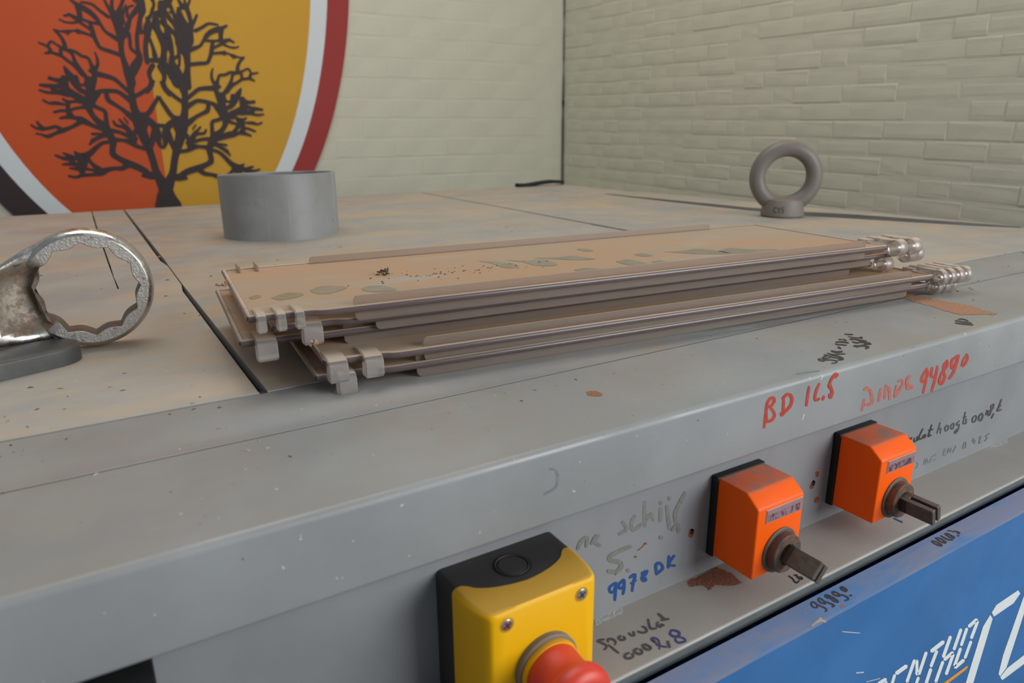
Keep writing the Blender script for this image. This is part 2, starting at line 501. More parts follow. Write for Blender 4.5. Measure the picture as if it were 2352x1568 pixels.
# ------------------------------------------------------------------ drawings, in metres on their own surfaces
INK = [["red_handwriting","front","red",[[62,[50,-11,5,-37],[[4149,-310],[4152,-229],[4154,-141],[4160,-114]]],[62,[50,-11,5,-36],[[4152,-123],[4183,-91],[4217,-89],[4233,-115],[4211,-146],[4173,-152]]],[60,[51,-11,5,-37],[[4199,-165],[4245,-214],[4252,-244],[4229,-271],[4175,-273]]],[60,[50,-11,5,-37],[[4157,-159],[4157,-212],[4176,-263]]],[85,[52,-12,6,-37],[[4338,-251],[4339,-245]]],[60,[52,-11,6,-37],[[4351,-234],[4340,-131]]],[66,[52,-11,6,-37],[[4330,-118],[4362,-98],[4398,-100],[4430,-128],[4439,-166],[4420,-205],[4355,-245]]],[52,[55,-11,7,-38],[[4620,-237],[4623,-150],[4628,-85]]],[52,[56,-12,7,-38],[[4748,-85],[4722,-137],[4715,-187],[4729,-220],[4771,-212]]],[55,[57,-12,7,-39],[[4820,-228],[4828,-207]]],[90,[58,-11,8,-39],[[4952,-47],[4934,-57]]],[50,[57,-11,7,-39],[[4914,-53],[4888,-89],[4881,-113]]],[75,[58,-11,7,-39],[[4882,-117],[4889,-137],[4913,-161]]],[60,[58,-12,8,-39],[[4920,-170],[4929,-202],[4914,-225]]],[84,[58,-12,8,-39],[[4914,-227],[4909,-212]]]]],["red_handwriting","front","red_faint",[[42,[74,-16,11,-49],[[5367,-443],[5382,-349]]],[56,[75,-16,11,-48],[[5365,-258],[5402,-250],[5455,-295],[5493,-358],[5492,-409],[5415,-402]]],[48,[77,-16,12,-49],[[5596,-403],[5601,-301]]],[48,[78,-16,12,-50],[[5676,-397],[5675,-283]]],[48,[79,-16,12,-50],[[5686,-314],[5724,-317],[5756,-423]]],[48,[80,-16,13,-50],[[5831,-415],[5834,-320]]],[48,[81,-16,13,-50],[[5850,-278],[5904,-281],[5930,-319],[5881,-372],[5831,-415]]],[48,[82,-16,13,-51],[[6020,-265],[5982,-282],[6003,-377]]],[48,[83,-17,14,-51],[[6007,-378],[6064,-385],[6071,-367],[6014,-346]]]]],["red_handwriting","front","red",[[46,[86,-16,15,-52],[[6274,-243],[6223,-294],[6215,-351],[6272,-353],[6301,-309],[6298,-269]]],[46,[87,-17,15,-52],[[6292,-278],[6287,-375],[6276,-470]]],[46,[88,-17,15,-52],[[6358,-251],[6366,-336],[6426,-343]]],[46,[89,-17,15,-53],[[6442,-252],[6440,-375],[6416,-481]]],[46,[91,-17,16,-53],[[6594,-225],[6547,-266],[6571,-330],[6605,-387],[6567,-445],[6519,-416],[6530,-353],[6564,-309],[6610,-277],[6600,-231]]],[46,[93,-17,17,-53],[[6779,-205],[6694,-227],[6677,-269],[6706,-320],[6745,-292],[6778,-217]]],[46,[93,-17,17,-54],[[6781,-213],[6764,-295],[6735,-371],[6687,-415]]],[36,[95,-17,18,-54],[[6926,-220],[6880,-270],[6876,-328],[6922,-319],[6954,-263],[6926,-220]]]]],["black_handwriting","table","ink",[[30,[25,-16,-84,-60],[[5070,3426],[5057,3465],[5030,3457],[5019,3424],[5035,3408],[5066,3416],[5112,3387],[5117,3344],[5074,3327],[5034,3335]]],[30,[26,-16,-88,-63],[[5195,3492],[5180,3511],[5169,3473]]],[30,[26,-16,-87,-62],[[5169,3473],[5111,3477],[5104,3444],[5161,3437],[5196,3462],[5177,3486]]],[30,[25,-16,-87,-61],[[5211,3458],[5243,3426],[5226,3366],[5191,3348],[5152,3362]]],[30,[25,-16,-87,-61],[[5172,3430],[5199,3395],[5204,3357]]],[30,[26,-17,-90,-63],[[5240,3521],[5248,3470],[5302,3453],[5346,3432]]],[46,[26,-17,-92,-64],[[5325,3543],[5324,3507],[5347,3492],[5384,3486]]],[45,[27,-17,-95,-67],[[5467,3578],[5454,3550]]],[30,[27,-17,-98,-68],[[5531,3653],[5534,3623],[5560,3609],[5564,3586],[5578,3578]]],[36,[27,-17,-100,-70],[[5581,3681],[5638,3659],[5651,3610]]],[30,[28,-18,-103,-72],[[5680,3723],[5693,3708]]],[30,[27,-18,-103,-71],[[5709,3701],[5702,3665]]]]],["black_handwriting","table","ink",[[34,[28,-18,-109,-74],[[5875,3799],[5902,3767],[5925,3753]]],[26,[28,-18,-106,-72],[[5832,3734],[5853,3671],[5885,3629]]],[24,[28,-18,-107,-71],[[5902,3667],[5916,3651]]],[34,[28,-18,-104,-71],[[5772,3675],[5773,3653]]],[34,[27,-18,-104,-70],[[5788,3678],[5805,3639],[5807,3611],[5840,3565]]],[38,[27,-17,-102,-68],[[5714,3610],[5716,3568],[5755,3570],[5791,3540],[5793,3485],[5736,3511]]],[40,[27,-17,-99,-66],[[5617,3495],[5620,3537],[5634,3509],[5688,3494],[5686,3437],[5633,3433]]]]],["black_handwriting","table","ink",[[20,[54,-35,-256,-134],[[7268,3524],[7311,3505],[7282,3440]]],[20,[53,-34,-251,-131],[[7193,3512],[7207,3444],[7225,3380]]],[20,[53,-34,-246,-128],[[7105,3466],[7132,3400],[7169,3339]]]]],["black_handwriting","fascia","ink",[[26,[98,-24,16,-62],[[6488,-1026],[6516,-1050],[6541,-1039]]],[26,[100,-24,17,-63],[[6587,-1058],[6589,-1091],[6631,-1090],[6641,-1051],[6659,-1092]]],[26,[101,-24,17,-63],[[6712,-988],[6669,-1058],[6690,-1092],[6725,-1089]]],[26,[102,-25,18,-63],[[6775,-1063],[6735,-1074],[6755,-1093],[6782,-1082],[6781,-1067]]],[26,[104,-25,18,-64],[[6862,-982],[6837,-1078],[6834,-1097],[6885,-1093]]],[26,[104,-24,18,-63],[[6828,-1031],[6892,-1035]]]]],["grey_handwriting","fascia","ink_faint",[[22,[106,-25,19,-64],[[7013,-994],[6990,-1102]]],[22,[107,-25,19,-64],[[7001,-1066],[7047,-1059],[7051,-1114]]],[22,[109,-25,20,-65],[[7155,-1054],[7125,-1071],[7143,-1112],[7186,-1105],[7185,-1067],[7155,-1054]]],[22,[110,-26,20,-66],[[7268,-1057],[7234,-1078],[7254,-1117],[7290,-1110],[7287,-1068],[7268,-1057]]],[22,[112,-26,21,-66],[[7387,-1059],[7339,-1078],[7359,-1102],[7400,-1099]]],[22,[112,-26,21,-66],[[7397,-1104],[7393,-1159],[7345,-1187],[7334,-1163],[7388,-1142]]],[22,[114,-26,21,-66],[[7472,-982],[7469,-1102]]],[22,[114,-26,21,-66],[[7456,-1038],[7506,-1037]]],[22,[114,-26,22,-67],[[7515,-1063],[7527,-1116],[7472,-1109]]],[22,[117,-26,23,-68],[[7693,-1068],[7646,-1087],[7661,-1134],[7715,-1133],[7721,-1085],[7693,-1068]]],[26,[120,-27,23,-68],[[7826,-1072],[7778,-1091],[7785,-1137],[7832,-1153],[7856,-1109],[7826,-1072]]],[22,[121,-27,24,-68],[[7925,-1061],[7917,-1110]]],[22,[123,-27,25,-69],[[8044,-1016],[7988,-1024],[8015,-1068],[8003,-1129],[7968,-1126],[7965,-1079],[8037,-1067],[8049,-1020]]],[22,[124,-28,25,-70],[[8084,-1134],[8054,-1178]]],[22,[126,-27,26,-70],[[8194,-993],[8167,-1076],[8149,-1117],[8234,-1117]]],[22,[126,-27,26,-70],[[8179,-1078],[8199,-1063]]]]],["faded_handwriting","fascia","faint",[[16,[103,-27,18,-65],[[6710,-1347],[6734,-1384],[6699,-1410]]],[16,[105,-28,19,-66],[[6842,-1406],[6845,-1340],[6884,-1411],[6888,-1346],[6919,-1402]]],[16,[107,-28,19,-66],[[6951,-1411],[6966,-1354]]],[16,[108,-28,19,-66],[[6984,-1352],[7040,-1342]]],[16,[108,-28,19,-67],[[7048,-1400],[7010,-1402]]],[16,[111,-28,20,-67],[[7196,-1321],[7186,-1392],[7239,-1396]]],[16,[111,-28,20,-67],[[7191,-1356],[7231,-1354]]],[16,[112,-28,21,-68],[[7267,-1388],[7271,-1334],[7317,-1388],[7327,-1348]]],[16,[114,-29,21,-68],[[7376,-1404],[7410,-1344]]],[16,[117,-29,22,-69],[[7566,-1401],[7564,-1356],[7602,-1348],[7613,-1412],[7556,-1405]]],[16,[120,-29,23,-70],[[7752,-1340],[7746,-1382],[7811,-1385]]],[16,[120,-30,24,-70],[[7785,-1366],[7787,-1411]]],[16,[122,-30,24,-71],[[7872,-1368],[7912,-1353],[7881,-1427],[7938,-1429]]],[16,[125,-30,25,-71],[[8010,-1375],[8074,-1362]]],[16,[125,-30,25,-71],[[8010,-1375],[8045,-1410],[8008,-1433]]]]],["blue_handwriting","fascia","blueink",[[36,[72,-28,3,-66],[[2911,-1296],[2863,-1313],[2872,-1354],[2907,-1362],[2920,-1305]]],[36,[73,-28,3,-67],[[2923,-1300],[2920,-1367],[2916,-1438]]],[36,[74,-28,3,-67],[[2990,-1297],[2949,-1320],[2957,-1355],[2991,-1355],[2998,-1305]]],[36,[74,-28,3,-67],[[2999,-1303],[2999,-1365],[2992,-1415]]],[36,[75,-28,4,-67],[[3050,-1299],[3100,-1292],[3085,-1364],[3079,-1423]]],[26,[76,-28,4,-68],[[3066,-1354],[3110,-1346]]],[34,[77,-28,4,-68],[[3212,-1304],[3169,-1306],[3184,-1342],[3208,-1376],[3183,-1376],[3168,-1344],[3203,-1330],[3216,-1304]]],[36,[79,-29,5,-69],[[3312,-1367],[3301,-1281],[3345,-1287],[3372,-1340],[3323,-1361]]],[34,[81,-29,5,-69],[[3429,-1257],[3428,-1350]]],[32,[82,-29,5,-70],[[3481,-1269],[3431,-1324],[3494,-1359]]]]],["faded_handwriting","fascia","faint2",[[42,[74,-23,4,-64],[[3156,-717],[3160,-811],[3170,-915]]],[42,[75,-24,4,-65],[[3171,-877],[3224,-833],[3246,-888]]],[42,[73,-23,4,-64],[[3073,-803],[3041,-848],[3059,-915],[3132,-891]]],[42,[72,-23,3,-63],[[2961,-818],[2998,-884],[2937,-902]]],[42,[77,-24,5,-65],[[3316,-821],[3317,-917]]],[42,[77,-23,5,-64],[[3313,-769],[3315,-776]]],[42,[79,-25,5,-66],[[3377,-820],[3401,-943],[3416,-1013]]],[42,[78,-23,5,-65],[[3395,-756],[3397,-761]]],[42,[80,-24,5,-66],[[3550,-758],[3494,-843],[3462,-904],[3473,-973]]],[50,[72,-26,3,-65],[[3042,-1039],[2872,-1048],[2861,-1089],[2946,-1132],[2964,-1176],[2921,-1204],[2851,-1174]]],[42,[74,-27,3,-66],[[3027,-1231],[3034,-1237]]],[42,[81,-26,5,-68],[[3447,-1036],[3500,-1007],[3509,-1070]]],[42,[66,-22,2,-61],[[2571,-895],[2602,-846],[2649,-837],[2644,-902]]],[42,[68,-23,2,-62],[[2690,-893],[2746,-845],[2703,-879],[2763,-936]]],[42,[78,-26,5,-67],[[3333,-1061],[3337,-1066]]]]],["rust_mark","fascia","rust",[[14,[75,-26,4,-66],[[3114,-1097],[3154,-1082],[3175,-1063]]],[26,[76,-26,4,-66],[[3175,-1063],[3190,-1065]]],[26,[75,-26,4,-66],[[3091,-1141],[3100,-1144]]],[12,[72,-27,3,-65],[[2908,-1223],[2919,-1226]]]]],["rust_mark","fascia","rust",[[62,[84,-27,6,-69],[[3651,-1113],[3643,-1147]]]]],["screw_hole","fascia","hole",[[44,[84,-27,6,-69],[[3656,-1110],[3652,-1127]]]]],["rust_mark","fascia","rust",[[40,[121,-34,15,-87],[[5089,-1110],[5069,-1145]]],[34,[121,-33,16,-86],[[5126,-1026],[5128,-1051]]],[44,[124,-37,16,-89],[[5173,-1288],[5158,-1305]]]]],["screw_hole","fascia","hole",[[32,[121,-34,15,-87],[[5091,-1102],[5086,-1125]]]]],["black_handwriting","ledge","inkgrey",[[44,[28,-17,-30,-37],[[2662,3197],[2641,3207],[2614,3210],[2632,3170],[2636,3134],[2603,3117]]],[44,[28,-17,-29,-36],[[2655,3136],[2658,3088],[2662,3043]]],[44,[28,-17,-30,-37],[[2671,3163],[2683,3184],[2712,3170],[2714,3136],[2694,3118]]],[44,[28,-17,-31,-38],[[2782,3163],[2758,3160],[2757,3132],[2788,3124],[2795,3148]]],[44,[28,-18,-32,-38],[[2848,3155],[2850,3126],[2870,3124],[2883,3148]]],[44,[29,-18,-33,-38],[[2914,3134],[2934,3107],[2966,3105],[2982,3136],[2974,3158]]],[44,[29,-18,-35,-38],[[3058,3193],[3009,3114],[3045,3095]]],[44,[29,-18,-35,-38],[[3096,3133],[3072,3117],[3081,3088],[3100,3104],[3108,3088]]],[44,[29,-18,-36,-39],[[3163,3198],[3160,3129]]],[44,[29,-18,-36,-39],[[3136,3137],[3185,3122]]],[44,[27,-17,-30,-35],[[2720,3005],[2689,3004],[2671,2983],[2687,2964],[2722,2962],[2733,2984]]],[44,[27,-17,-31,-35],[[2795,3007],[2767,3004],[2760,2986],[2775,2957],[2804,2964],[2807,2992]]],[44,[28,-17,-31,-35],[[2873,3008],[2850,3012],[2840,2986],[2850,2959],[2879,2963],[2874,3000]]],[50,[28,-17,-33,-35],[[3017,2947],[2990,2904]]],[34,[28,-17,-32,-36],[[2947,3014],[2933,2955]]]]],["purple_handwriting","ledge","purple",[[38,[28,-17,-33,-36],[[2937,2998],[2936,3026],[2960,3033],[2974,3003],[2952,2960],[2921,2928]]],[38,[28,-17,-32,-35],[[2942,2949],[2971,2918]]],[48,[28,-18,-35,-36],[[3118,3021],[3086,3002],[3089,2966],[3120,2953],[3148,2975],[3138,3009],[3118,3021]]],[38,[28,-17,-34,-35],[[3095,2949],[3073,2936],[3073,2903],[3125,2891],[3133,2919],[3113,2945]]]]],["black_handwriting","ledge","ink",[[34,[29,-18,-48,-37],[[4336,3005],[4332,2966],[4315,2936],[4318,2915],[4353,2923]]],[34,[29,-18,-48,-37],[[4381,2991],[4400,2978],[4378,2964],[4404,2941],[4390,2924],[4371,2942]]]]],["blue_pen_mark","ledge","blueink",[[18,[58,-36,-125,-76],[[5842,3074],[5841,2998]]]]],["black_handwriting","bevel","ink2",[[36,[35,-14,-32,-27],[[4306,-80],[4276,-65],[4285,-37],[4314,-33],[4324,-57],[4312,-76]]],[36,[35,-14,-32,-27],[[4321,-60],[4360,-104],[4363,-125],[4343,-131]]],[36,[35,-14,-33,-27],[[4395,-84],[4368,-63],[4370,-35],[4393,-32],[4405,-58],[4398,-81]]],[36,[35,-14,-33,-27],[[4406,-66],[4446,-107],[4453,-126],[4429,-125]]],[36,[36,-15,-34,-28],[[4461,-60],[4450,-35],[4476,-34],[4503,-69],[4511,-85],[4515,-115],[4487,-100],[4479,-67],[4467,-46]]],[36,[36,-15,-34,-28],[[4570,-85],[4538,-62],[4536,-36],[4555,-38],[4578,-62],[4572,-82]]],[36,[36,-15,-35,-27],[[4578,-70],[4618,-103],[4618,-132],[4581,-129]]],[88,[37,-15,-35,-28],[[4651,-40],[4665,-67]]],[36,[36,-15,-35,-28],[[4662,-115],[4670,-119]]]]],["black_handwriting","bevel","ink2",[[60,[25,-10,-28,-18],[[5890,-40],[5926,-61],[5945,-110],[5916,-98],[5890,-68],[5890,-40]]],[60,[25,-10,-29,-18],[[5960,-34],[6002,-51],[6018,-104],[5987,-94],[5967,-66],[5960,-34]]],[60,[25,-10,-29,-18],[[6038,-38],[6060,-79],[6074,-96],[6109,-109]]],[60,[26,-10,-30,-18],[[6102,-39],[6133,-51],[6155,-100],[6133,-97],[6107,-75],[6102,-39]]],[46,[26,-10,-30,-19],[[6166,-26],[6198,-41]]],[52,[26,-10,-30,-19],[[6199,-51],[6241,-64],[6259,-90],[6228,-83]]],[46,[26,-10,-30,-18],[[6203,-99],[6219,-105]]]]],["rust_mark","bevel","rust2",[[44,[36,-15,-34,-27],[[4501,-151],[4530,-154]]]]],["paint_chip","bevel","chip",[[55,[34,-14,-31,-26],[[4142,-171],[4230,-165],[4268,-189]]],[45,[34,-14,-31,-26],[[4242,-155],[4259,-158]]]]],["pen_mark","front","faint3",[[75,[21,-6,0,-19],[[2221,-133],[2248,-142],[2270,-163],[2279,-201],[2278,-239],[2266,-269],[2239,-280],[2184,-291]]]]],["scratch","front","light",[[24,[55,-12,7,-39],[[4594,-347],[4603,-308]]]]],["scratch","front","light",[[30,[56,-11,7,-38],[[4761,-53],[4777,-36]]]]],["scratch","blue","light",[[9,[115,-49,18,-84],[[4516,-1858],[4760,-1975]]]]],["scratch","blue","light",[[14,[123,-57,20,-91],[[4803,-2373],[4900,-2414]]]]],["scratch","blue","light",[[9,[129,-62,22,-95],[[4974,-2543],[5172,-2603]]]]],["scratch","table","faint3",[[22,[29,-18,-89,-67],[[4583,3319],[4677,3302],[4790,3274]]]]]]
TREE = [[[320,-106,56],[321,-62,49],[307,-15,37],[292,31,25],[287,68,23],[281,104,24],[272,139,29],[259,198,37],[258,221,34],[250,256,24],[249,290,22],[249,324,21],[253,345,29],[248,372,27],[243,400,20],[238,433,16],[238,460,17],[241,484,20],[244,511,32],[237,538,26],[231,562,24],[228,585,12],[232,612,10]],[[237,559,21],[253,587,12],[268,618,11]],[[228,567,17],[215,593,10],[208,612,8]],[[253,360,22],[273,397,29],[291,426,22],[290,457,14],[294,499,13],[308,549,12],[322,582,20],[322,609,18],[322,622,16]],[[252,499,20],[269,529,16],[280,556,12],[299,579,16],[319,600,21]],[[258,539,12],[254,560,16],[264,582,9],[273,597,7]],[[273,561,11],[274,583,9],[283,594,7],[296,599,7]],[[269,507,12],[269,480,11],[269,458,11],[284,442,11]],[[239,480,16],[217,495,14],[197,509,10],[184,533,11],[175,550,15],[159,568,17],[137,582,18],[122,591,13],[106,604,7]],[[137,598,7],[168,594,9],[190,575,10],[213,557,12]],[[125,583,17],[127,561,15],[123,541,17],[115,546,14],[100,555,10],[81,552,7]],[[124,541,14],[109,533,8],[93,531,7],[78,533,7],[65,540,5]],[[108,549,12],[95,559,7]],[[126,559,14],[132,545,10],[154,537,9],[177,533,10]],[[121,536,10],[143,520,9],[157,508,9]],[[231,435,13],[200,446,13],[174,455,12],[165,473,12],[159,494,14],[157,512,14],[154,533,12]],[[159,491,10],[137,499,9],[115,505,12],[98,506,6],[82,502,13],[62,503,5],[51,502,12],[44,507,6]],[[81,501,8],[82,494,5]],[[114,509,10],[114,501,10]],[[51,501,10],[62,482,10],[67,465,12],[67,447,14]],[[64,446,12],[45,459,7],[30,469,8],[19,456,8],[23,437,12],[6,431,6]],[[22,436,10],[41,429,10],[53,424,10],[68,410,10],[84,397,12],[98,379,14],[106,367,16]],[[18,452,8],[5,459,7],[-6,463,6]],[[53,445,9],[51,426,12]],[[69,446,12],[84,434,10],[88,415,10],[95,393,14],[104,376,14]],[[72,445,9],[94,440,10],[112,427,10],[130,421,10],[136,405,10],[140,388,16],[146,375,16]],[[154,439,4],[158,423,8],[157,403,10],[150,388,12]],[[144,371,19],[174,364,16],[200,355,14],[218,338,13],[241,312,13]],[[55,390,7],[61,374,17],[71,355,24],[82,341,23]],[[6,355,8],[23,348,10],[50,344,21]],[[-25,329,7],[-2,326,10],[31,328,14]],[[105,372,16],[115,356,12],[111,330,14]],[[130,380,11],[142,369,16],[136,338,13]],[[115,356,10],[138,355,9]],[[85,359,12],[91,334,9],[111,334,9]],[[121,356,13],[120,326,19],[114,288,28],[107,266,28]],[[138,357,15],[131,326,15],[116,288,17]],[[86,338,13],[89,321,13],[103,310,13]],[[115,355,8],[115,341,8]],[[48,352,21],[49,320,21],[64,304,24],[84,290,23],[102,277,23]],[[70,355,21],[79,331,16],[94,312,14],[113,304,13]],[[4,351,8],[29,343,10],[49,332,12]],[[-25,330,8],[7,328,12],[30,324,10],[47,318,12]],[[-29,313,7],[-8,306,9],[23,304,9],[54,300,17]],[[9,317,14],[16,311,16],[31,309,14],[48,311,17]],[[-24,281,7],[-8,271,8],[10,272,12],[39,267,7]],[[35,285,8],[48,276,10],[74,278,9],[96,272,13]],[[48,276,13],[44,254,12],[43,230,13]],[[1,242,8],[23,247,9],[45,247,10],[68,255,9],[100,260,13]],[[16,222,7],[38,226,12],[62,223,13],[79,216,22],[103,202,15],[130,188,13],[148,183,15]],[[47,243,10],[58,223,11]],[[71,207,15],[45,192,11],[15,181,15],[-9,171,10],[-30,162,12],[-46,168,7],[-62,172,6]],[[-54,211,6],[-44,193,12],[-29,188,10],[-3,194,11],[15,185,11]],[[-72,200,6],[-60,190,8],[-40,185,10]],[[107,266,26],[112,239,17],[127,214,19],[146,196,26],[153,178,28]],[[117,269,15],[136,257,13],[155,246,13],[156,221,13],[154,196,17]],[[125,290,15],[140,309,13],[169,314,14],[201,313,14],[218,304,14],[243,281,18]],[[120,273,17],[133,288,11],[146,306,13]],[[169,309,13],[172,284,16],[190,269,13],[213,251,13],[233,230,19],[256,207,22]],[[255,295,13],[283,310,13],[305,325,13],[295,313,17],[314,331,17],[323,354,17],[322,346,14],[317,361,13],[317,380,15],[331,403,17]],[[177,212,7],[184,198,10],[204,192,11],[220,182,18],[228,161,17],[241,151,14]],[[197,218,7],[206,205,9],[217,191,13]],[[213,223,4],[223,205,6]],[[166,180,15],[191,174,12],[215,162,13],[239,151,14]],[[220,187,13],[222,161,16]],[[243,179,13],[236,156,14],[237,137,11]],[[168,148,18],[197,146,12],[220,140,19],[240,124,14],[265,115,13],[277,108,13]],[[221,142,16],[232,159,13]],[[151,180,31],[160,162,24],[166,141,21],[161,118,18],[160,97,20],[177,82,18],[203,65,23],[238,47,22],[263,27,20],[247,27,25],[276,17,26]],[[205,62,20],[183,48,16],[157,48,13],[133,44,17],[111,35,22],[89,29,11],[53,28,12],[32,22,9],[11,27,8]],[[108,46,20],[92,62,13],[81,78,13],[69,90,28]],[[41,109,6],[52,97,17],[67,92,24],[88,103,18],[112,124,14],[133,138,12],[158,141,12]],[[63,90,30],[59,65,28],[53,40,17],[53,28,11]],[[-18,99,7],[4,88,11],[24,87,17],[44,89,17]],[[7,105,7],[29,93,13]],[[25,80,13],[37,66,15],[49,65,17]],[[-2,67,6],[21,68,11],[33,66,11]],[[18,54,6],[46,49,13]],[[63,51,11],[83,46,9],[103,38,13]],[[105,169,9],[131,168,9],[147,162,13]],[[91,133,5],[105,147,13],[125,157,12],[147,165,13]],[[101,149,9],[111,150,9]],[[259,233,22],[290,236,16],[315,267,14],[331,291,11],[331,298,7]],[[285,218,25],[304,201,23],[316,171,22],[315,139,17],[321,118,9]],[[279,198,17],[267,172,20],[275,145,20]],[[323,195,11],[340,195,13],[351,174,17],[358,138,18],[366,111,18]],[[315,414,15],[315,445,16],[319,477,15],[328,507,18],[337,533,20],[335,560,13]],[[309,517,11],[309,542,11],[316,568,13],[325,597,18],[324,620,18]],[[324,517,13],[307,511,9]],[[301,618,11],[317,607,18],[324,583,16],[318,564,9]],[[508,141,15],[539,153,18],[575,168,12],[627,166,7]],[[584,171,12],[606,196,15],[605,218,15]],[[407,344,34],[390,374,25],[376,397,24],[361,410,19],[371,438,17],[379,472,22],[371,509,20],[358,534,22],[360,560,16],[373,577,16],[388,596,16],[406,617,24],[415,629,24]],[[400,477,11],[400,439,11],[400,411,11],[403,386,13]],[[425,440,9],[419,406,9],[405,388,11]],[[382,550,16],[403,529,17],[421,508,13],[424,478,15]],[[390,510,13],[394,477,15],[399,443,11]],[[333,494,11],[340,465,11],[343,437,17]],[[314,419,11],[343,422,17],[368,419,19]],[[343,566,11],[324,528,11],[333,507,15]],[[355,585,11],[342,560,9]],[[327,619,14],[329,583,11]],[[368,580,15],[357,561,11]],[[360,623,13],[363,607,9],[353,584,11]],[[362,519,16],[369,490,11],[378,476,15]],[[392,363,23],[373,410,19]],[[441,332,21],[446,384,17],[449,441,23],[432,467,24],[427,497,15]],[[452,476,25],[465,491,28],[474,518,15],[477,556,11],[470,602,17],[456,606,20]],[[438,469,21],[437,507,13],[433,535,15],[422,589,11],[414,610,15]],[[443,591,17],[436,553,13],[445,524,11],[455,498,15]],[[456,608,15],[446,627,9]],[[467,611,11],[466,631,7]],[[475,611,9],[485,632,7]]]
LOGO = [["white",[[7000,-2692],[7065,-2632],[7483,-2626],[7550,-2691],[7444,-2763],[7066,-2767]]],["white",[[6976,-2710],[7049,-2783],[6927,-3517],[6762,-3437],[6878,-2804]]],["white",[[7699,-2575],[7801,-2763],[7631,-3631],[7526,-3693],[7471,-3636],[7478,-3403]]],["white",[[7654,-3647],[8242,-3636],[8223,-3771],[8016,-3781],[7599,-3776],[7531,-3706]]],["white",[[6567,-2681],[6616,-2704],[6737,-2682],[6727,-2651],[6677,-2628],[6557,-2650]]],["white",[[6743,-2676],[6705,-2669],[6650,-2828],[6678,-2862],[6717,-2870],[6772,-2710]]],["white",[[6551,-2676],[6517,-2670],[6476,-2834],[6503,-2866],[6538,-2872],[6579,-2707]]],["white",[[6508,-2880],[6472,-2874],[6425,-3042],[6454,-3077],[6490,-3084],[6537,-2914]]],["white",[[6693,-2882],[6657,-2876],[6607,-3035],[6634,-3068],[6670,-3075],[6721,-2915]]],["white",[[6460,-3097],[6509,-3123],[6646,-3105],[6636,-3073],[6586,-3047],[6451,-3066]]],["white",[[6437,-2637],[6402,-2631],[6347,-2823],[6375,-2856],[6411,-2863],[6465,-2670]]],["white",[[6262,-2641],[6225,-2634],[6168,-2825],[6196,-2860],[6233,-2867],[6290,-2674]]],["white",[[6219,-2898],[6263,-2921],[6388,-2900],[6380,-2870],[6334,-2848],[6210,-2869]]],["white",[[6386,-2892],[6351,-2885],[6293,-3076],[6321,-3110],[6357,-3118],[6414,-2926]]],["white",[[6214,-2896],[6179,-2889],[6120,-3079],[6146,-3113],[6182,-3120],[6241,-2929]]],["white",[[5940,-2681],[5991,-2708],[6170,-2689],[6163,-2657],[6111,-2630],[5934,-2649]]],["white",[[6059,-2711],[6025,-2704],[5973,-2841],[5998,-2874],[6033,-2881],[6084,-2743]]],["white",[[6012,-2884],[5977,-2877],[5943,-3012],[5971,-3047],[6006,-3054],[6040,-2918]]],["white",[[5870,-2641],[5837,-2635],[5783,-2837],[5809,-2869],[5841,-2875],[5895,-2672]]],["white",[[5726,-2662],[5704,-2667],[5746,-2829],[5777,-2859],[5800,-2855],[5757,-2691]]],["white",[[5689,-2642],[5657,-2636],[5597,-2831],[5620,-2863],[5652,-2869],[5713,-2673]]],["white",[[5816,-2886],[5785,-2880],[5769,-2931],[5792,-2961],[5823,-2968],[5839,-2917]]],["white",[[5400,-2668],[5446,-2695],[5587,-2687],[5583,-2657],[5536,-2630],[5397,-2639]]],["white",[[5399,-2663],[5371,-2659],[5355,-2733],[5377,-2762],[5405,-2766],[5421,-2692]]],["white",[[5147,-2650],[5185,-2675],[5278,-2678],[5278,-2654],[5240,-2629],[5148,-2626]]],["white",[[5282,-2677],[5259,-2673],[5253,-2696],[5270,-2719],[5293,-2723],[5299,-2701]]],["orange",[[6720,-3185],[6742,-3215],[6702,-3230],[6353,-3241],[6254,-3193]]]]
POLY = {"dust":[[7653,4320],[7781,4351],[7938,4307],[7944,4206],[7902,4009],[7929,3883],[7925,3744],[7878,3621],[7832,3502],[7831,3438],[7750,3412],[7664,3483],[7554,3554],[7474,3590],[7464,3676],[7495,3786],[7569,3923],[7580,4056],[7614,4178]],"dust2":[[7742,4435],[7911,4484],[8000,4466],[7985,4396],[7880,4365],[7756,4367]],"rust":[[3614,3373],[3635,3376],[3736,3375],[3816,3382],[3897,3390],[3949,3392],[3985,3271],[3963,3133],[3898,3141],[3827,3171],[3798,3200],[3767,3228],[3727,3220],[3677,3203],[3678,3229],[3687,3261],[3673,3281],[3623,3302],[3582,3311],[3586,3335]],"pale1":[[2780,3443],[2871,3433],[2994,3440],[3021,3434],[2982,3390],[2948,3341],[2837,3335],[2687,3332]],"pale2":[[8174,3408],[8337,3442],[8488,3434],[8502,3389],[8465,3344],[8285,3338],[8140,3347],[8104,3369]],"spot":[[2975,3879],[3013,3877],[3049,3865],[3058,3794],[3025,3752],[2974,3774],[2950,3821]]}
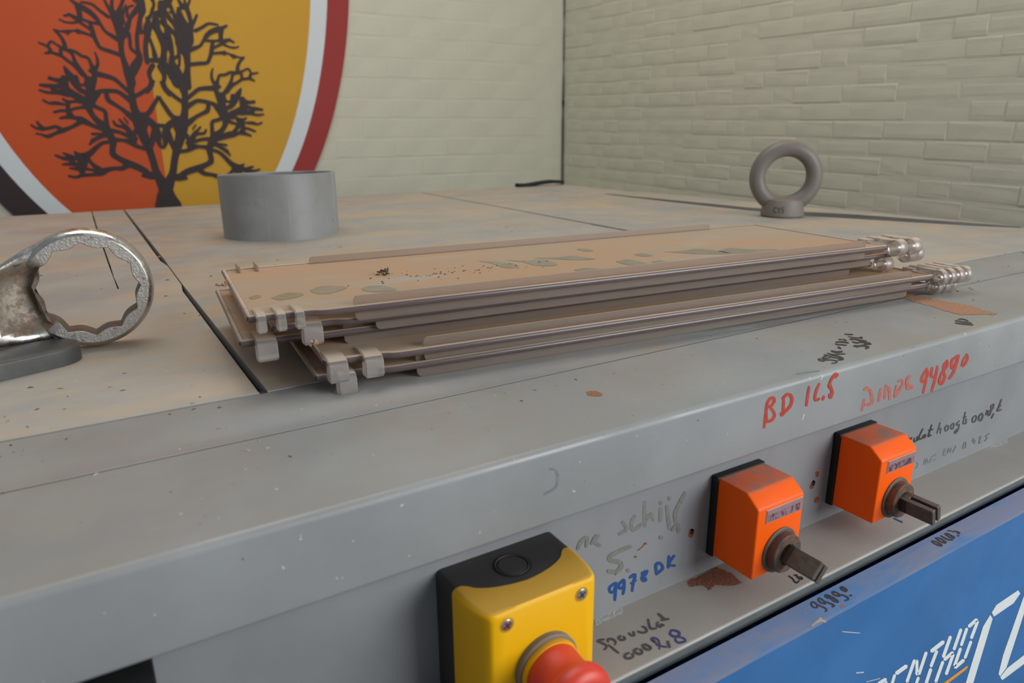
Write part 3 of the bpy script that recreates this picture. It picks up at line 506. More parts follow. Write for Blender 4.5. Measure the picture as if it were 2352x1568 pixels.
MARKS = [[[3369,6190],[3513,6052],[3586,5878],[3545,5705],[3465,5680],[3400,5762],[3418,5990]],[[3624,6089],[3774,5938],[3933,5945],[3960,5755],[3909,5582],[3784,5586],[3710,5699],[3707,5881]],[[3930,6036],[4158,5928],[4322,5929],[4377,5782],[4402,5633],[4244,5669],[4093,5812]],[[4586,6199],[4678,6230],[4701,6041],[4596,6052]],[[3894,5298],[4023,5311],[4135,5199],[3986,5163],[3889,5212]],[[4478,5411],[4656,5446],[4680,5318],[4649,5132],[4474,5192]],[[4892,5623],[5021,5631],[5016,5466],[4892,5484]],[[5255,5571],[5470,5525],[5732,5501],[5777,5125],[5587,5177],[5438,5305],[5328,5474]],[[4772,5215],[4894,5218],[4884,5098],[4763,5113]],[[1955,5626],[2065,5678],[2164,5592],[2177,5400],[2028,5413],[1940,5516]],[[1567,5780],[1701,5896],[1848,5799],[1851,5694],[1676,5578],[1575,5644]],[[1233,5681],[1380,5804],[1494,5697],[1418,5591],[1273,5566]],[[1091,5805],[1168,5847],[1170,5753],[1093,5713]],[[5763,5283],[6030,5374],[6107,5212],[6387,5025],[6089,5012],[5785,5113]]]
ROWS = {-1:[1.089,1.269,1.355],0:[1.129,1.221,1.402],1:[1.08,1.263,1.35,1.53],2:[1.044,1.22,1.398,1.577,1.851,2.022],3:[0.987,1.165,1.354,1.529,1.712,1.896,1.976,2.162,2.342,2.621],4:[1.02,1.112,1.294,1.476,1.656,1.836,2.098,2.282],5:[1.144,1.33,1.51,1.695,1.781,1.963,2.15,2.235,2.416],6:[1.008,1.188,1.37,1.461,1.642,1.825,1.911,2.092,2.279,2.46,2.551],7:[1.056,1.148,1.327,1.508,1.6,1.779,1.958,2.147,2.324,2.416,2.598],8:[1.189,1.283,1.46,1.642,1.824,2.003,2.098,2.285],9:[1.137,1.319,1.501,1.681,1.862,1.947,2.13],10:[1.547,1.731,1.824,2.003,2.185,2.279,2.463,2.641],11:[1.954,2.14,2.319,2.409,2.593],12:[2.647,2.838]}
COURSE, LEAN, ROW0 = (0.0544, 0.012, 0.0028)
LEFT_LINES = [0.546, 0.452, 0.374, 0.296, 0.21, 0.136, 0.053, -0.026]

# ------------------------------------------------------------------ the room
FLOOR_Z, CEIL_Z = -0.92, 2.75
XW, YW = 2.15, 3.04


def struct(name, bm, mats, smooth=None):
    o = obj(name, bm, mats, None, smooth)
    o['kind'] = 'structure'
    return o


bm = bmesh.new(); box(bm, -3.2, XW + .2, -1.0, YW + .2, FLOOR_Z - .1, FLOOR_Z); struct('floor', bm, CONCRETE)
bm = bmesh.new(); box(bm, -3.2, XW + .004, YW + .004, YW + .2, FLOOR_Z, CEIL_Z); wall_back = struct('wall_back', bm, CREAM_L)
bm = bmesh.new(); box(bm, XW + .004, XW + .2, -1.0, YW + .2, FLOOR_Z, CEIL_Z); wall_right = struct('wall_right', bm, CREAM_R)


def brick_mesh(length, height, bevel, depth, seed, bz=None):
    """one painted brick face: three softened rings, front at local -x, length along y"""
    rnd = random.Random(seed)
    bm = bmesh.new()
    rings = []
    for ins, d in ((0., 0.), (bevel * .35, -depth * .72), (bevel, -depth)):
        ring = []
        for sy, sz in ((-1, -1), (1, -1), (1, 1), (-1, 1)):
            ring.append(bm.verts.new((d + rnd.uniform(-.0005, .0005) * (ins > 0), sy * (length / 2 - ins * .45 + rnd.uniform(-.0012, .0012) * (ins > 0)), sz * (height / 2 - ins * 1.9 + rnd.uniform(-.0012, .0012) * (ins > 0)))))
        rings.append(ring)
    for a, b in zip(rings, rings[1:]):
        for k in range(4):
            bm.faces.new((a[k], a[(k + 1) % 4], b[(k + 1) % 4], b[k]))
    bm.faces.new(rings[-1])
    bmesh.ops.recalc_face_normals(bm, faces=bm.faces[:])
    me = bpy.data.meshes.new('brick')
    bm.to_mesh(me)
    bm.free()
    for p in me.polygons:
        p.use_smooth = False
    return me


BM = {}


def brick(parent, kind, length, loc, rot, mat, height, bevel, depth):
    key = (kind, round(length, 2), random.randrange(3))
    if key not in BM:
        BM[key] = brick_mesh(1.0, height, bevel, depth, len(BM)) if False else brick_mesh(key[1], height, bevel, depth, len(BM))
    o = link('brick', BM[key], mat, parent)
    o.location = loc
    o.rotation_euler = rot
    return o


ST, HD = .1825, .0905
nb = 0
for k in range(-3, 17):
    z = ROW0 + (k + .5) * COURSE - COURSE * .5
    J = sorted(ROWS.get(k, [])) or [1.2 + random.uniform(0, .18)]
    full = [J[0]]
    for a, b in zip(J, J[1:]):
        d = b - a
        n = max(1, round(d / ST))
        if abs(d - HD) < .03:
            n = 1
        elif d > .25 and abs(d - (n * ST)) > .05:
            full.append(a + HD)
            a2 = a + HD
            n = max(1, round((b - a2) / ST))
            full += [a2 + (b - a2) * i / n for i in range(1, n)]
            full.append(b)
            continue
        full += [a + d * i / n for i in range(1, n)]
        full.append(b)
    while full[0] > .80:
        full.insert(0, full[0] - (ST if random.random() < .75 else HD))
    while full[-1] < YW - .005:
        full.append(min(YW - .002, full[-1] + (ST if random.random() < .75 else HD)))
    full = [y for y in full if y <= YW]
    for a, b in zip(full, full[1:]):
        L = b - a
        if L < .03:
            continue
        y = (a + b) / 2
        zz = z + LEAN * (y - 1.5)
        brick(wall_right, 'r', L - .004, (XW + .004 + random.uniform(-.0008, .0012), y, zz), (LEAN, 0, 0), CREAM_R, COURSE - .002, .0080, .0014)
        nb += 1

# taller, flatter courses of the mural wall
CL = (LEFT_LINES[0] - LEFT_LINES[-1]) / (len(LEFT_LINES) - 1)
for k in range(-2, 15):
    z = LEFT_LINES[-1] + (k - .5) * CL
    x = XW - .002 - (0 if k % 2 else .13) - random.uniform(0, .02)
    first = True
    while x > -.55:
        L = .26 if not first else .26 - random.uniform(0, .02)
        brick(wall_back, 'l', L - .003, (x - L / 2, YW + .004 + random.uniform(0, .0006), z), (0, 0, PI / 2), CREAM_L, CL - .0025, .004, .0007)
        x -= L
        first = False
# dark uneven joint in the corner
bm = bmesh.new()
tube(bm, [(XW - .002 + random.uniform(-.001, .001), YW - .003, FLOOR_Z + .02 + i * .1) for i in range(36)], [.0045 + random.uniform(-.002, .0025) for i in range(36)], 6)
o = obj('trim_1', bm, flat('corner_joint', (92, 90, 70), .9)); o['kind'] = 'structure'

# ------------------------------------------------------------------ the mural: oval emblem with a bare tree
mural = tag(empty('wall_emblem', (.321, YW, .9)), 'large oval emblem with a bare dark tree on an orange and yellow ground', 'mural')
EX, EZ = .321, .912
ORNG = flat('mural_orange', (200, 76, 14), .6, 0, .02, 4)
YELL = flat('mural_yellow', (206, 152, 28), .6, 0, .02, 4)
WHT = flat('mural_white', (214, 219, 222), .6, 0, .02, 4)
REDB = flat('mural_red', (156, 38, 34), .6, 0, .02, 4)
BRWN = flat('mural_brown', (50, 32, 34), .6, 0, .02, 4)


def half(name, a, b, side, y, mat, ring=None, thick=.0012):
    bm = bmesh.new()
    N = 72
    seam = lambda z: 0.0
    out = [(EX + side * a * math.sin(t), EZ - b * math.cos(t)) for t in (PI * i / N for i in range(N + 1))]
    if ring:
        inn = [(EX + side * ring[0] * math.sin(t), EZ - ring[1] * math.cos(t)) for t in (PI * i / N for i in range(N + 1))]
        vo = [bm.verts.new((x, y, z)) for x, z in out]
        vi = [bm.verts.new((x, y, z)) for x, z in inn]
        for i in range(N):
            bm.faces.new((vo[i], vo[i + 1], vi[i + 1], vi[i]))
    else:
        bm.faces.new([bm.verts.new((x, y, z)) for x, z in out])
    r = bmesh.ops.extrude_face_region(bm, geom=bm.faces[:])
    bmesh.ops.translate(bm, verts=[v for v in r['geom'] if isinstance(v, bmesh.types.BMVert)], vec=(0, thick + (YW - .002 - y), 0))
    o = obj(name, bm, mat, mural, None)
    o.matrix_parent_inverse = Matrix.Translation((-.321, -YW, -.9))
    return o


half('orange_field', .620, 1.185, -1, YW - .009, ORNG)
half('yellow_field', .620, 1.185, 1, YW - .009, YELL)
half('white_band', .687, 1.236, -1, YW - .009, WHT, (.620, 1.185))
half('white_band', .687, 1.236, 1, YW - .009, WHT, (.620, 1.185))
half('brown_rim', .776, 1.310, -1, YW - .009, BRWN, (.687, 1.236))
half('red_rim', .776, 1.310, 1, YW - .009, REDB, (.687, 1.236))
bm = bmesh.new()
YT = YW - .0096


def axis_x(z):
    return .318 + .06 * z


def mirror(x, z):
    h = axis_x(z) - x
    return (2 * axis_x(z) - x, z - .21 * h)


YS = 0
NOMIR = set((52, 53, 54, 91, 92, 93, 94, 95, 96, 97, 98, 99, 100, 101, 102, 103, 104, 105, 106, 107, 108, 109, 110, 111, 112, 113))
for st in TREE:
    YS += 1
    P = [(a / 1000, b / 1000, c / 2000) for a, b, c in st]
    P = smooth_pts(P, 3)
    if (P[0][0] - P[-1][0]) ** 2 + (P[0][1] - P[-1][1]) ** 2 < 1e-9:
        continue
    ribbon(bm, [p[:2] for p in P], [max(.003, p[2] * 1.08) for p in P], lambda x, z, i: (x, YT - YS * 1.2e-5 - i * 2e-6, z))
    if YS in NOMIR:
        continue
    ribbon(bm, [mirror(*p[:2]) for p in P], [max(.003, p[2] * 1.05) for p in P], lambda x, z, i: (x, YT - .002 - YS * 1.2e-5 - i * 2e-6, z))
ribbon(bm, [(.345, -.60), (.338, -.35), (.325, -.18), (.316, -.09)], [.10, .07, .05, .045], lambda x, z, i: (x, YT - .0045, z))
o = obj('tree_emblem', bm, BRWN, mural, None)
o.matrix_parent_inverse = Matrix.Translation((-.321, -YW, -.9))

# ------------------------------------------------------------------ the machine
machine = tag(empty('woodworking_machine', (.5, 1.1, FLOOR_Z)), 'grey and blue woodworking machine with a dusty flat steel top', 'machine')
MI = Matrix.Translation((-.5, -1.1, -FLOOR_Z))


def mpart(name, bm, mats, smooth=30, parent=None):
    o = obj(name, bm, mats, parent or machine, smooth)
    if parent is None:
        o.matrix_parent_inverse = MI
    return o


X0, X1 = -1.05, 1.62


def arc(cy, cz, r, a0, a1, n=5):
    return [(cy + r * math.cos(math.radians(a0 + (a1 - a0) * i / n)), cz + r * math.sin(math.radians(a0 + (a1 - a0) * i / n))) for i in range(n + 1)]


# body under the plates and below the blue cover
bm = bmesh.new(); box(bm, X0 + .02, 1.47, .345, 1.95, FLOOR_Z + .0, -.060); box(bm, X0 + .02, 1.47, 1.90, 1.955, -.07, -.0105); mpart('machine_body', bm, DARKIN, None)
# front lip: top strip, rolled edge, hanging flange
bm = bmesh.new()
prof = [(.4335, -.010), (.4335, -.0012), (.4325, 0.0)] + arc(.3275, -.0045, .0045, 90, 180, 6) + arc(.326, -.0485, .003, 180, 270, 3) + [(.350, -.0515), (.350, -.014)]
sweep_x(bm, prof, X0, X1)
front_beam = mpart('front_lip', bm, GREYTOP, 40)
# inner strip between the lip and the plates, with a shallow worn step
bm = bmesh.new()
prof = [(.5125, -.010), (.5125, -.0015), (.511, 0.0), (.4600, 0.0), (.4545, -.0014), (.4376, -.0012), (.4366, -.0016), (.4362, -.010)]
sweep_x(bm, prof, X0, X1)
mpart('inset_strip', bm, GREYTOP, 20)
bm = bmesh.new(); box(bm, X0, X1, .430, .520, -.0135, -.0014); mpart('seam_filler', bm, flat('seam_dark', (66, 72, 76), .8), None)  # dark filler showing in the seams on both sides of the strip

BK = 1.962
# top plates, cut by the slots
plateL = [(X0, .5150), (.0965, .5150), (.0975, .915), (.1015, .955), (.1030, 1.10), (.0990, 1.15), (.1050, BK), (.0410, BK), (.0374, 1.61), (.0347, 1.16), (.0336, .97), (.0330, .97), (.0326, 1.16), (.0350, 1.61), (.0384, BK), (X0, BK)]
bm = bmesh.new(); prism(bm, plateL, -.010, 0.0, .0011); mpart('top_plate', bm, GREYPLATE, 40)
plateM = [(.1020, .5150), (.8610, .5150), (.8610, .985), (.8570, .995), (.8575, 1.115), (.8630, 1.12), (.8720, 1.49), (.8810, BK), (.1085, BK), (.1055, 1.15), (.1045, 1.10), (.1030, .955), (.1030, .915)]
bm = bmesh.new(); prism(bm, plateM, -.010, 0.0, .0012); mpart('top_plate', bm, GREYPLATE, 40)
plateR = [(.8622, .5150), (1.2410, .5150), (1.2540, .88), (1.2560, 1.10), (1.2640, BK), (.8822, BK), (.8732, 1.49), (.8642, 1.12), (.8622, 1.0)]
bm = bmesh.new(); prism(bm, plateR, -.010, 0.0012, .0015); mpart('top_plate', bm, GREYPLATE, 40)
plateE = [(1.2426, .5150), (1.497, .5150), (1.470, .630), (1.423, .702), (1.386, .786), (1.346, .876), (1.308, .964), (1.287, 1.10), (1.278, 1.32), (1.271, 1.56), (1.280, 1.61), (1.396, 1.61), (1.380, BK), (1.2646, BK), (1.2566, 1.10), (1.2552, .88)]
bm = bmesh.new(); prism(bm, plateE, -.010, 0.0010, .0012); mpart('top_plate', bm, GREYPLATE, 40)
board = [(1.482, .640), (1.474, .79), (1.441, 1.063), (1.414, 1.467), (1.402, 1.61), (1.286, 1.61), (1.290, 1.56), (1.303, 1.40), (1.313, 1.30), (1.328, 1.15), (1.364, 1.0), (1.404, .914), (1.431, .809), (1.461, .72)]
bm = bmesh.new(); prism(bm, board, -.010, 0.002, .001); mpart('side_strip', bm, GREYPLATE, 40)

# recessed control panel, ledge and its edge
bm = bmesh.new(); box(bm, X0, X1, .340, .352, -.158, -.046); fascia = mpart('control_panel', bm, FASCIA, None)
bm = bmesh.new()
prof = [(.345, -.153)] + arc(.2880, -.1550, .0020, 90, 190, 4) + [(.2880, -.1648), (.2920, -.1652), (.300, -.158), (.345, -.158)]
sweep_x(bm, prof, X0, X1)
ledge = mpart('control_ledge', bm, LEDGE, 50)
bm = bmesh.new(); sweep_x(bm, [(.2853, -.1552), (.2874, -.1652), (.2884, -.1650), (.2863, -.1550)], X0, X1)
mpart('ledge_edge', bm, flat('edge_seal', (112, 118, 119), .5), None)
# blue cover
bm = bmesh.new()
prof = [(.2790, -.190), (.2790, -.1590)] + [(.2635, -.16538), (.2624, -.1661), (.2620, -.1675), (.2620, FLOOR_Z + .06), (.345, FLOOR_Z + .06), (.345, -.190)]
sweep_x(bm, prof, X0, X1)
for f in bm.faces:
    f.material_index = 1 if -.1668 < f.calc_center_median().z < -.155 and f.calc_center_median().y < .2795 else 0
blue = mpart('blue_cover', bm, [BLUE, BLUETOP], 25)

SURF = {'front': ((0, .323, 0), (1, 0, 0), (0, 0, 1), front_beam), 'table': ((0, 0, 0), (1, 0, 0), (0, 1, 0), front_beam), 'fascia': ((0, .340, 0), (1, 0, 0), (0, 0, 1), fascia),
        'ledge': ((0, 0, -.153), (1, 0, 0), (0, 1, 0), ledge), 'bevel': ((0, .279, -.159), (1, 0, 0), (0, .017 / .0183848, .007 / .0183848), blue), 'blue': ((0, .262, 0), (1, 0, 0), (0, 0, 1), blue)}


def surf_place(sname, lift):
    o, u, v, par = SURF[sname]
    o, u, v = Vector(o), Vector(u), Vector(v)
    n = u.cross(v)
    if sname in ('table', 'ledge', 'bevel'):
        n = n if n.z > 0 else -n
    else:
        n = Vector((0, -1, 0))
    return (lambda a, b: o + u * a + v * b + n * lift), par


LIFT = {k: Vector((0, 0, 1)) if k in ('table', 'ledge', 'bevel') else Vector((0, -1, 0)) for k in SURF}
for name, sname, colr, strokes in INK:
    bm = bmesh.new()
    place, par = surf_place(sname, .00018)
    for si, (wd, J, pts) in enumerate(strokes):
        place, par = surf_place(sname, .00012 + si * .00002)
        a, b, c, d = (q * 1e-6 for q in J)           # drawing unit vectors on the surface
        det = a * d - b * c
        loc = []
        for x, y in pts:
            x, y = x * 1e-4, y * 1e-4
            loc.append(((d * x - c * y) / det, (-b * x + a * y) / det))
        loc = smooth_pts(loc, 3)
        m = len(loc)
        W = [wd / 2 * 1.18 * (.8 + .2 * math.sin(PI * min(1, (i + .6) / max(1, m)))) * random.uniform(.92, 1.06) for i in range(m)]
        ribbon(bm, loc, W, lambda x, y, i: place(a * x + c * y, b * x + d * y) + LIFT[sname] * (i * 3e-6))
    o = obj(name, bm, ink(colr), par, None)

for colr in ('white', 'orange'):
    bm = bmesh.new()
    place, par = surf_place('blue', .0002)
    for c, P in LOGO:
        if c == colr:
            bm.faces.new([bm.verts.new(place(x * 1e-4, z * 1e-4)) for x, z in P])
    o = obj('logo_lettering' if colr == 'white' else 'logo_underline', bm, flat('logo_' + colr, (224, 228, 228) if colr == 'white' else (226, 150, 46), .45, 0, .02), blue, None)


def patch(name, key, rgb, surf, thick, par=None, grain=400, rough=.9, ragged=.0012):
    """a ragged thin film of dust or stain lying on a surface"""
    P = [(x * 1e-4, y * 1e-4) for x, y in POLY[key]]
    Q = []
    for i in range(len(P)):
        a, b = P[i], P[(i + 1) % len(P)]
        for k in range(4):
            t = k / 4
            Q.append((a[0] + (b[0] - a[0]) * t + random.uniform(-1, 1) * ragged, a[1] + (b[1] - a[1]) * t + random.uniform(-1, 1) * ragged))
    place, pr = surf_place(surf, thick)
    bm = bmesh.new()
    bm.faces.new([bm.verts.new(place(x, y)) for x, y in Q])
    bmesh.ops.triangulate(bm, faces=bm.faces[:])
    m = NT(name)
    c = lin(*rgb)
    m.col(m.mix(m.ramp(m.noise(grain, 4, .7), .3, .7), tuple(v * .72 for v in c[:3]) + (1,), c))
    m.set(Roughness=rough)
    m.bump(m.noise(grain, 4, .7), .6, .002)
    o = obj(name, bm, m.m, par or pr, None)
    return o


patch('brick_dust_stain', 'dust', (176, 130, 100), 'table', .00025, ragged=.0016)
patch('brick_dust_stain', 'dust2', (172, 128, 94), 'table', .00055, ragged=.0016)
patch('rust_stain', 'rust', (142, 92, 70), 'ledge', .00012, ragged=.0007)
patch('worn_patch', 'pale1', (190, 190, 187), 'ledge', .0001, ragged=.0006)
patch('worn_patch', 'pale2', (188, 187, 184), 'ledge', .0001, ragged=.0006)
patch('rust_stain', 'spot', (158, 112, 76), 'table', .0002, ragged=.0006)

# ------------------------------------------------------------------ emergency stop box
estop = tag(empty('emergency_stop_box', (.1935, .340, -.1105)), 'yellow and black emergency stop box with red mushroom button under the grey flange', 'stop switch')
EI = Matrix.Translation((-.1935, -.340, .1105))


def child(o, par, inv):
    o.parent = par
    o.matrix_parent_inverse = inv
    return o


EXC, EZT, EZB = .1935, -.0680, -.1525


def hw(y):
    """half width of the tapering housing at depth y"""
    T = [(.2845, .0335), (.2855, .0352), (.288, .0372), (.292, .0389), (.298, .0403), (.306, .0413), (.318, .0420), (.340, .0424)]
    for (a, b), (c, d) in zip(T, T[1:]):
        if y <= c:
            t = max(0, min(1, (y - a) / (c - a)))
            return b + (d - b) * t
    return .0424


def rrect(h, zt, zb, r, nx=28, nc=5, nz=6):
    """rounded rectangle points (x, z) starting top left, going right"""
    pts = []
    for i in range(nx + 1):
        pts.append((-h + r + (2 * h - 2 * r) * i / nx, zt))
    for i in range(1, nc):
        a = PI / 2 * (1 - i / nc)
        pts.append((h - r + r * math.cos(a), zt - r + r * math.sin(a)))
    for i in range(nz + 1):
        pts.append((h, zt - r + (zb + r - zt + r) * i / nz))
    for i in range(1, nc):
        a = -PI / 2 * i / nc
        pts.append((h - r + r * math.cos(a), zb + r + r * math.sin(a)))
    for i in range(nx + 1):
        pts.append((h - r - (2 * h - 2 * r) * i / nx, zb))
    for i in range(1, nc):
        a = -PI / 2 - PI / 2 * i / nc
        pts.append((-h + r + r * math.cos(a), zb + r + r * math.sin(a)))
    for i in range(nz + 1):
        pts.append((-h, zb + r + (zt - r - zb - r) * i / nz))
    for i in range(1, nc):
        a = PI - PI / 2 * i / nc
        pts.append((-h + r + r * math.cos(a), zt - r + r * math.sin(a)))
    return pts


def loft(bm, rings, cap0=True, cap1=True, mi=0):
    V = [[bm.verts.new(p) for p in r] for r in rings]
    n = len(V[0])
    for a, b in zip(V, V[1:]):
        for i in range(n):
            bm.faces.new((a[i], a[(i + 1) % n], b[(i + 1) % n], b[i])).material_index = mi
    if cap0:
        bm.faces.new(V[0]).material_index = mi
    if cap1:
        bm.faces.new(list(reversed(V[-1]))).material_index = mi


bm = bmesh.new()
rings = []
for y in (.340, .3395, .330, .318, .306, .298, .292, .289):
    h = hw(y) - (.0004 if y < .3399 else .0012)
    rings.append([(EXC + x, y, z) for x, z in rrect(h, EZT - .0004, EZB + .0004, .0035)])
loft(bm, rings)
child(obj('base_housing', bm, BLACKP, None, 35), estop, EI)


def y_start(x, z):
    if z > EZT - .0006 or z < EZB + .0006:
        d = abs(x)
        if d < .0335:
            return .318 - .0130 * math.sqrt(max(0, 1 - (d / .0335) ** 2)) - .002 * max(0, 1 - d / .0335)
        return .318
    return .318


bm = bmesh.new()
rings = []
base = rrect(hw(.318), EZT, EZB, .0035)
NL = 9
for k in range(NL + 1):
    ring = []
    t = k / NL
    for i in range(len(base)):
        ys = y_start(*base[i])
        y = ys + (.2855 - ys) * (1 - (1 - t) ** 1.6)
        P = rrect(hw(y), EZT - (.0008 if k == NL else 0), EZB + (.0008 if k == NL else 0), .0035)
        ring.append((EXC + P[i][0], y, P[i][1]))
    rings.append(ring)
P = rrect(.0335, EZT - .0022, EZB + .0022, .0035)
rings.append([(EXC + x, .2845, z) for x, z in P])
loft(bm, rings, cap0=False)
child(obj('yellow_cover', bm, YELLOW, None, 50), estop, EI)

# knock-out disc on top
KC = (.1933, .3204, EZT - .0003)
bm = bmesh.new(); lathe(bm, [(.0078, .0001), (.0119, .0001)], KC, (0, 0, 1), 48); child(obj('knockout_groove', bm, RUBBER, None, None), estop, EI)
bm = bmesh.new(); lathe(bm, [(.0107, 0), (.0106, .0006), (.0099, .0006), (.0097, 0)], KC, (0, 0, 1), 48); child(obj('knockout_ring', bm, BLACKP, None, 30), estop, EI)
bm = bmesh.new(); lathe(bm, [(0, .0004), (.0085, .0004), (.0089, .0001)], KC, (0, 0, 1), 48); child(obj('knockout_disc', bm, BLACKP, None, 30), estop, EI)


def cross_screw(x, z, par, inv, y0):
    bm = bmesh.new()
    lathe(bm, [(.0036, 0), (.0036, .0004), (.0031, .0009), (.0012, .0010), (0, .0010)], (x, y0 + .0002, z), (0, -1, 0), 24)
    s = child(obj('screw', bm, flat('zinc_screw', (208, 202, 196), .3, .9), None, 30), par, inv)
    bm = bmesh.new()
    for a in (.5, .5 + PI / 2):
        c, d = math.cos(a), math.sin(a)
        q = [(-.0025, -.00045), (.0025, -.00045), (.0025, .00045), (-.0025, .00045)]
        bm.faces.new([bm.verts.new((x + u * c - v * d, y0 - .00105, z + u * d + v * c)) for u, v in q])
    obj('cross_slot', bm, flat('screw_slot', (70, 62, 58), .6), s, None)
    bm = bmesh.new()
    lathe(bm, [(.0037, .0001), (.0046, .0001)], (x, y0 - .0001, z), (0, -1, 0), 24)
    child(obj('screw_recess', bm, flat('recess_shade', (196, 146, 20), .6), None, None), par, inv)


for sx in (.1680, .2187):
    for sz in (-.0764, -.1441):
        cross_screw(sx, sz, estop, EI, .2845)
BC = (.1934, .2845, -.1130)
bm = bmesh.new(); lathe(bm, [(.0205, -.0005), (.0205, .0035), (.0198, .0042), (.0160, .0042)], BC, (0, -1, 0), 56); child(obj('button_collar', bm, GREYRING, None, 30), estop, EI)
bm = bmesh.new(); lathe(bm, [(.0183, .0035), (.0188, .0060), (.0182, .0078), (.0160, .0080)], BC, (0, -1, 0), 56); child(obj('yellow_ring', bm, YELLOW, None, 30), estop, EI)
bm = bmesh.new()
lathe(bm, [(.0150, .004), (.0172, .0072), (.0176, .0085), (.0172, .012), (.0168, .017), (.0168, .022), (.0174, .0245), (.0188, .0262), (.0202, .0282), (.0208, .0310), (.0205, .0345), (.0192, .0372), (.015, .0392), (.008, .0402), (0, .0405)], BC, (0, -1, 0), 64)
child(obj('mushroom_button', bm, RED, None, 60), estop, EI)

# ------------------------------------------------------------------ orange position indicators
WINDOW = None


def counter_window():
    m = NT('counter_window')
    v = m.ramp(m.noise(330, 3, .6, .5, (1, 1, .6)), .42, .58)
    k = m.mix(v, lin(84, 58, 72), lin(150, 118, 124))
    m.col(k)
    m.set(Roughness=.25)
    return m.m


WINDOW = counter_window()


def indicator(x0, label, rot, stub_label=None):
    X0_, X1_ = x0, x0 + .0505
    xc = (X0_ + X1_) / 2 + .0023
    ZT, ZB = -.0695, -.1360
    YB, YF, YC, ZC = .3345, .2960, .3072, -.0785
    t = tag(empty('position_indicator', ((X0_ + X1_) / 2, .340, ZB)), label, 'position indicator', 'orange position indicators on the control panel')
    inv = Matrix.Translation((-(X0_ + X1_) / 2, -.340, -ZB))
    bm = bmesh.new(); box(bm, X0_ - .0016, X1_ + .0005, .3335, .3402, ZB - .0006, ZT + .0012, .0012, 2); child(obj('gasket', bm, RUBBER, None, 30), t, inv)
    bm = bmesh.new()
    prof = [(YB, ZB), (YF, ZB), (YF, ZC), (YC, ZT), (YB, ZT)]
    a = [bm.verts.new((X0_, y, z)) for y, z in prof]
    b = [bm.verts.new((X1_, y, z)) for y, z in prof]
    n = len(prof)
    bm.faces.new(a); bm.faces.new(list(reversed(b)))
    for i in range(n):
        bm.faces.new((a[i], a[(i + 1) % n], b[(i + 1) % n], b[i]))
    es = [e for e in bm.edges if not all(abs(v.co.y - YB) < 1e-6 for v in e.verts)]
    bmesh.ops.bevel(bm, geom=es, offset=.0016, segments=3, profile=.5, affect='EDGES')
    child(obj('housing', bm, ORANGE, None, 40), t, inv)
    wx0, wx1 = X0_ + .0088, X0_ + .0486
    bm = bmesh.new(); box(bm, wx0, wx1, YF - .0005, YF + .001, -.0918, -.0806, .0003, 1)
    f = child(obj('window_frame', bm, flat('window_bezel', (196, 150, 140), .35), None, 30), t, inv)
    bm = bmesh.new(); box(bm, wx0 + .0007, wx1 - .0007, YF - .0008, YF + .001, -.0912, -.0812)
    q = obj('window_pane', bm, flat('pane_tint', (158, 124, 124), .2), f, None)
    bm = bmesh.new(); box(bm, wx0 + .0022, wx1 - .0035, YF - .0010, YF + .001, -.0902, -.0846)
    q = obj('digit_strip', bm, WINDOW, f, None)
    c = (xc, YF, -.1187)
    bm = bmesh.new(); lathe(bm, [(.0183, -.0006), (.0183, .0010), (.0176, .0017), (.0150, .0017)], c, (0, -1, 0), 48); child(obj('flange_ring', bm, rusty('dull_ring_steel', (104, 96, 88), (112, 90, 72), .6, .4), None, 30), t, inv)
    bm = bmesh.new(); lathe(bm, [(.0156, .0010), (.0153, .0072), (.0147, .0080), (.0082, .0080), (.0080, .0070), (0, .0070)], c, (0, -1, 0), 48); child(obj('hub', bm, STEEL, None, 30), t, inv)
    # slotted drive stub: two prongs with a gap, turned about the shaft
    R_ = Matrix.Translation(Vector(c)) @ Matrix.Rotation(rot, 4, 'Y')
    for s in (-1, 1):
        bm = bmesh.new()
        box(bm, .0013 * s if s > 0 else -.0058, .0058 if s > 0 else -.0013, -.0355, -.0070, -.0070, .0070, .0004, 1)
        bm.transform(R_)
        child(obj('shaft_prong', bm, STEEL2, None, 30), t, inv)
    bm = bmesh.new()
    box(bm, -.0058, .0058, -.0140, -.0060, -.0069, .0069, .0003, 1)
    bm.transform(R_)
    child(obj('shaft_root', bm, STEEL, None, 30), t, inv)
    return t


indicator(.3835, 'orange position indicator nearest the yellow stop box, shaft slot turned diagonally', math.radians(42))
indicator(.5305, 'orange position indicator beside the black hoogte writing, shaft slot upright', math.radians(-16))

# ------------------------------------------------------------------ red and black rocker at the left
sw = tag(empty('rocker_switch', (-.045, .340, -.075)), 'black framed red switch half hidden below the flange', 'switch')
SI = Matrix.Translation((.045, -.340, .075))
bm = bmesh.new(); box(bm, -.085, -.0005, .309, .3402, -.130, -.0580, .002, 2); child(obj('frame', bm, RUBBER, None, 30), sw, SI)
bm = bmesh.new(); box(bm, -.078, -.0025, .3035, .312, -.128, -.0622, .002, 2); child(obj('rocker', bm, flat('dark_red_plastic', (150, 44, 32), .45), None, 30), sw, SI)

# ------------------------------------------------------------------ grey pipe stub
pipe = tag(empty('pipe_stub', (.322, 1.332, 0)), 'short grey plastic pipe stub standing upright on the machine top', 'pipe')
bm = bmesh.new()
lathe(bm, [(.1010, 0), (.1000, .002), (.1000, .1095), (.0993, .1105), (.0958, .1105), (.0950, .1095), (.0950, 0), (.1010, 0)], (0, 0, .0002), (0, 0, 1), 96)
for v in bm.verts:
    v.co.z *= 1 - .26 * (v.co.y + .1)
o = obj('pipe_wall', bm, PVC, pipe, 40)
bm = bmesh.new()
lathe(bm, [(.0995, 0), (.0995, .0012), (.1015, .0006), (.1025, 0)], (0, 0, .0001), (0, 0, 1), 64)
obj('dust_fillet', bm, flat('pale_dust', (166, 152, 136), .9), pipe, 40)

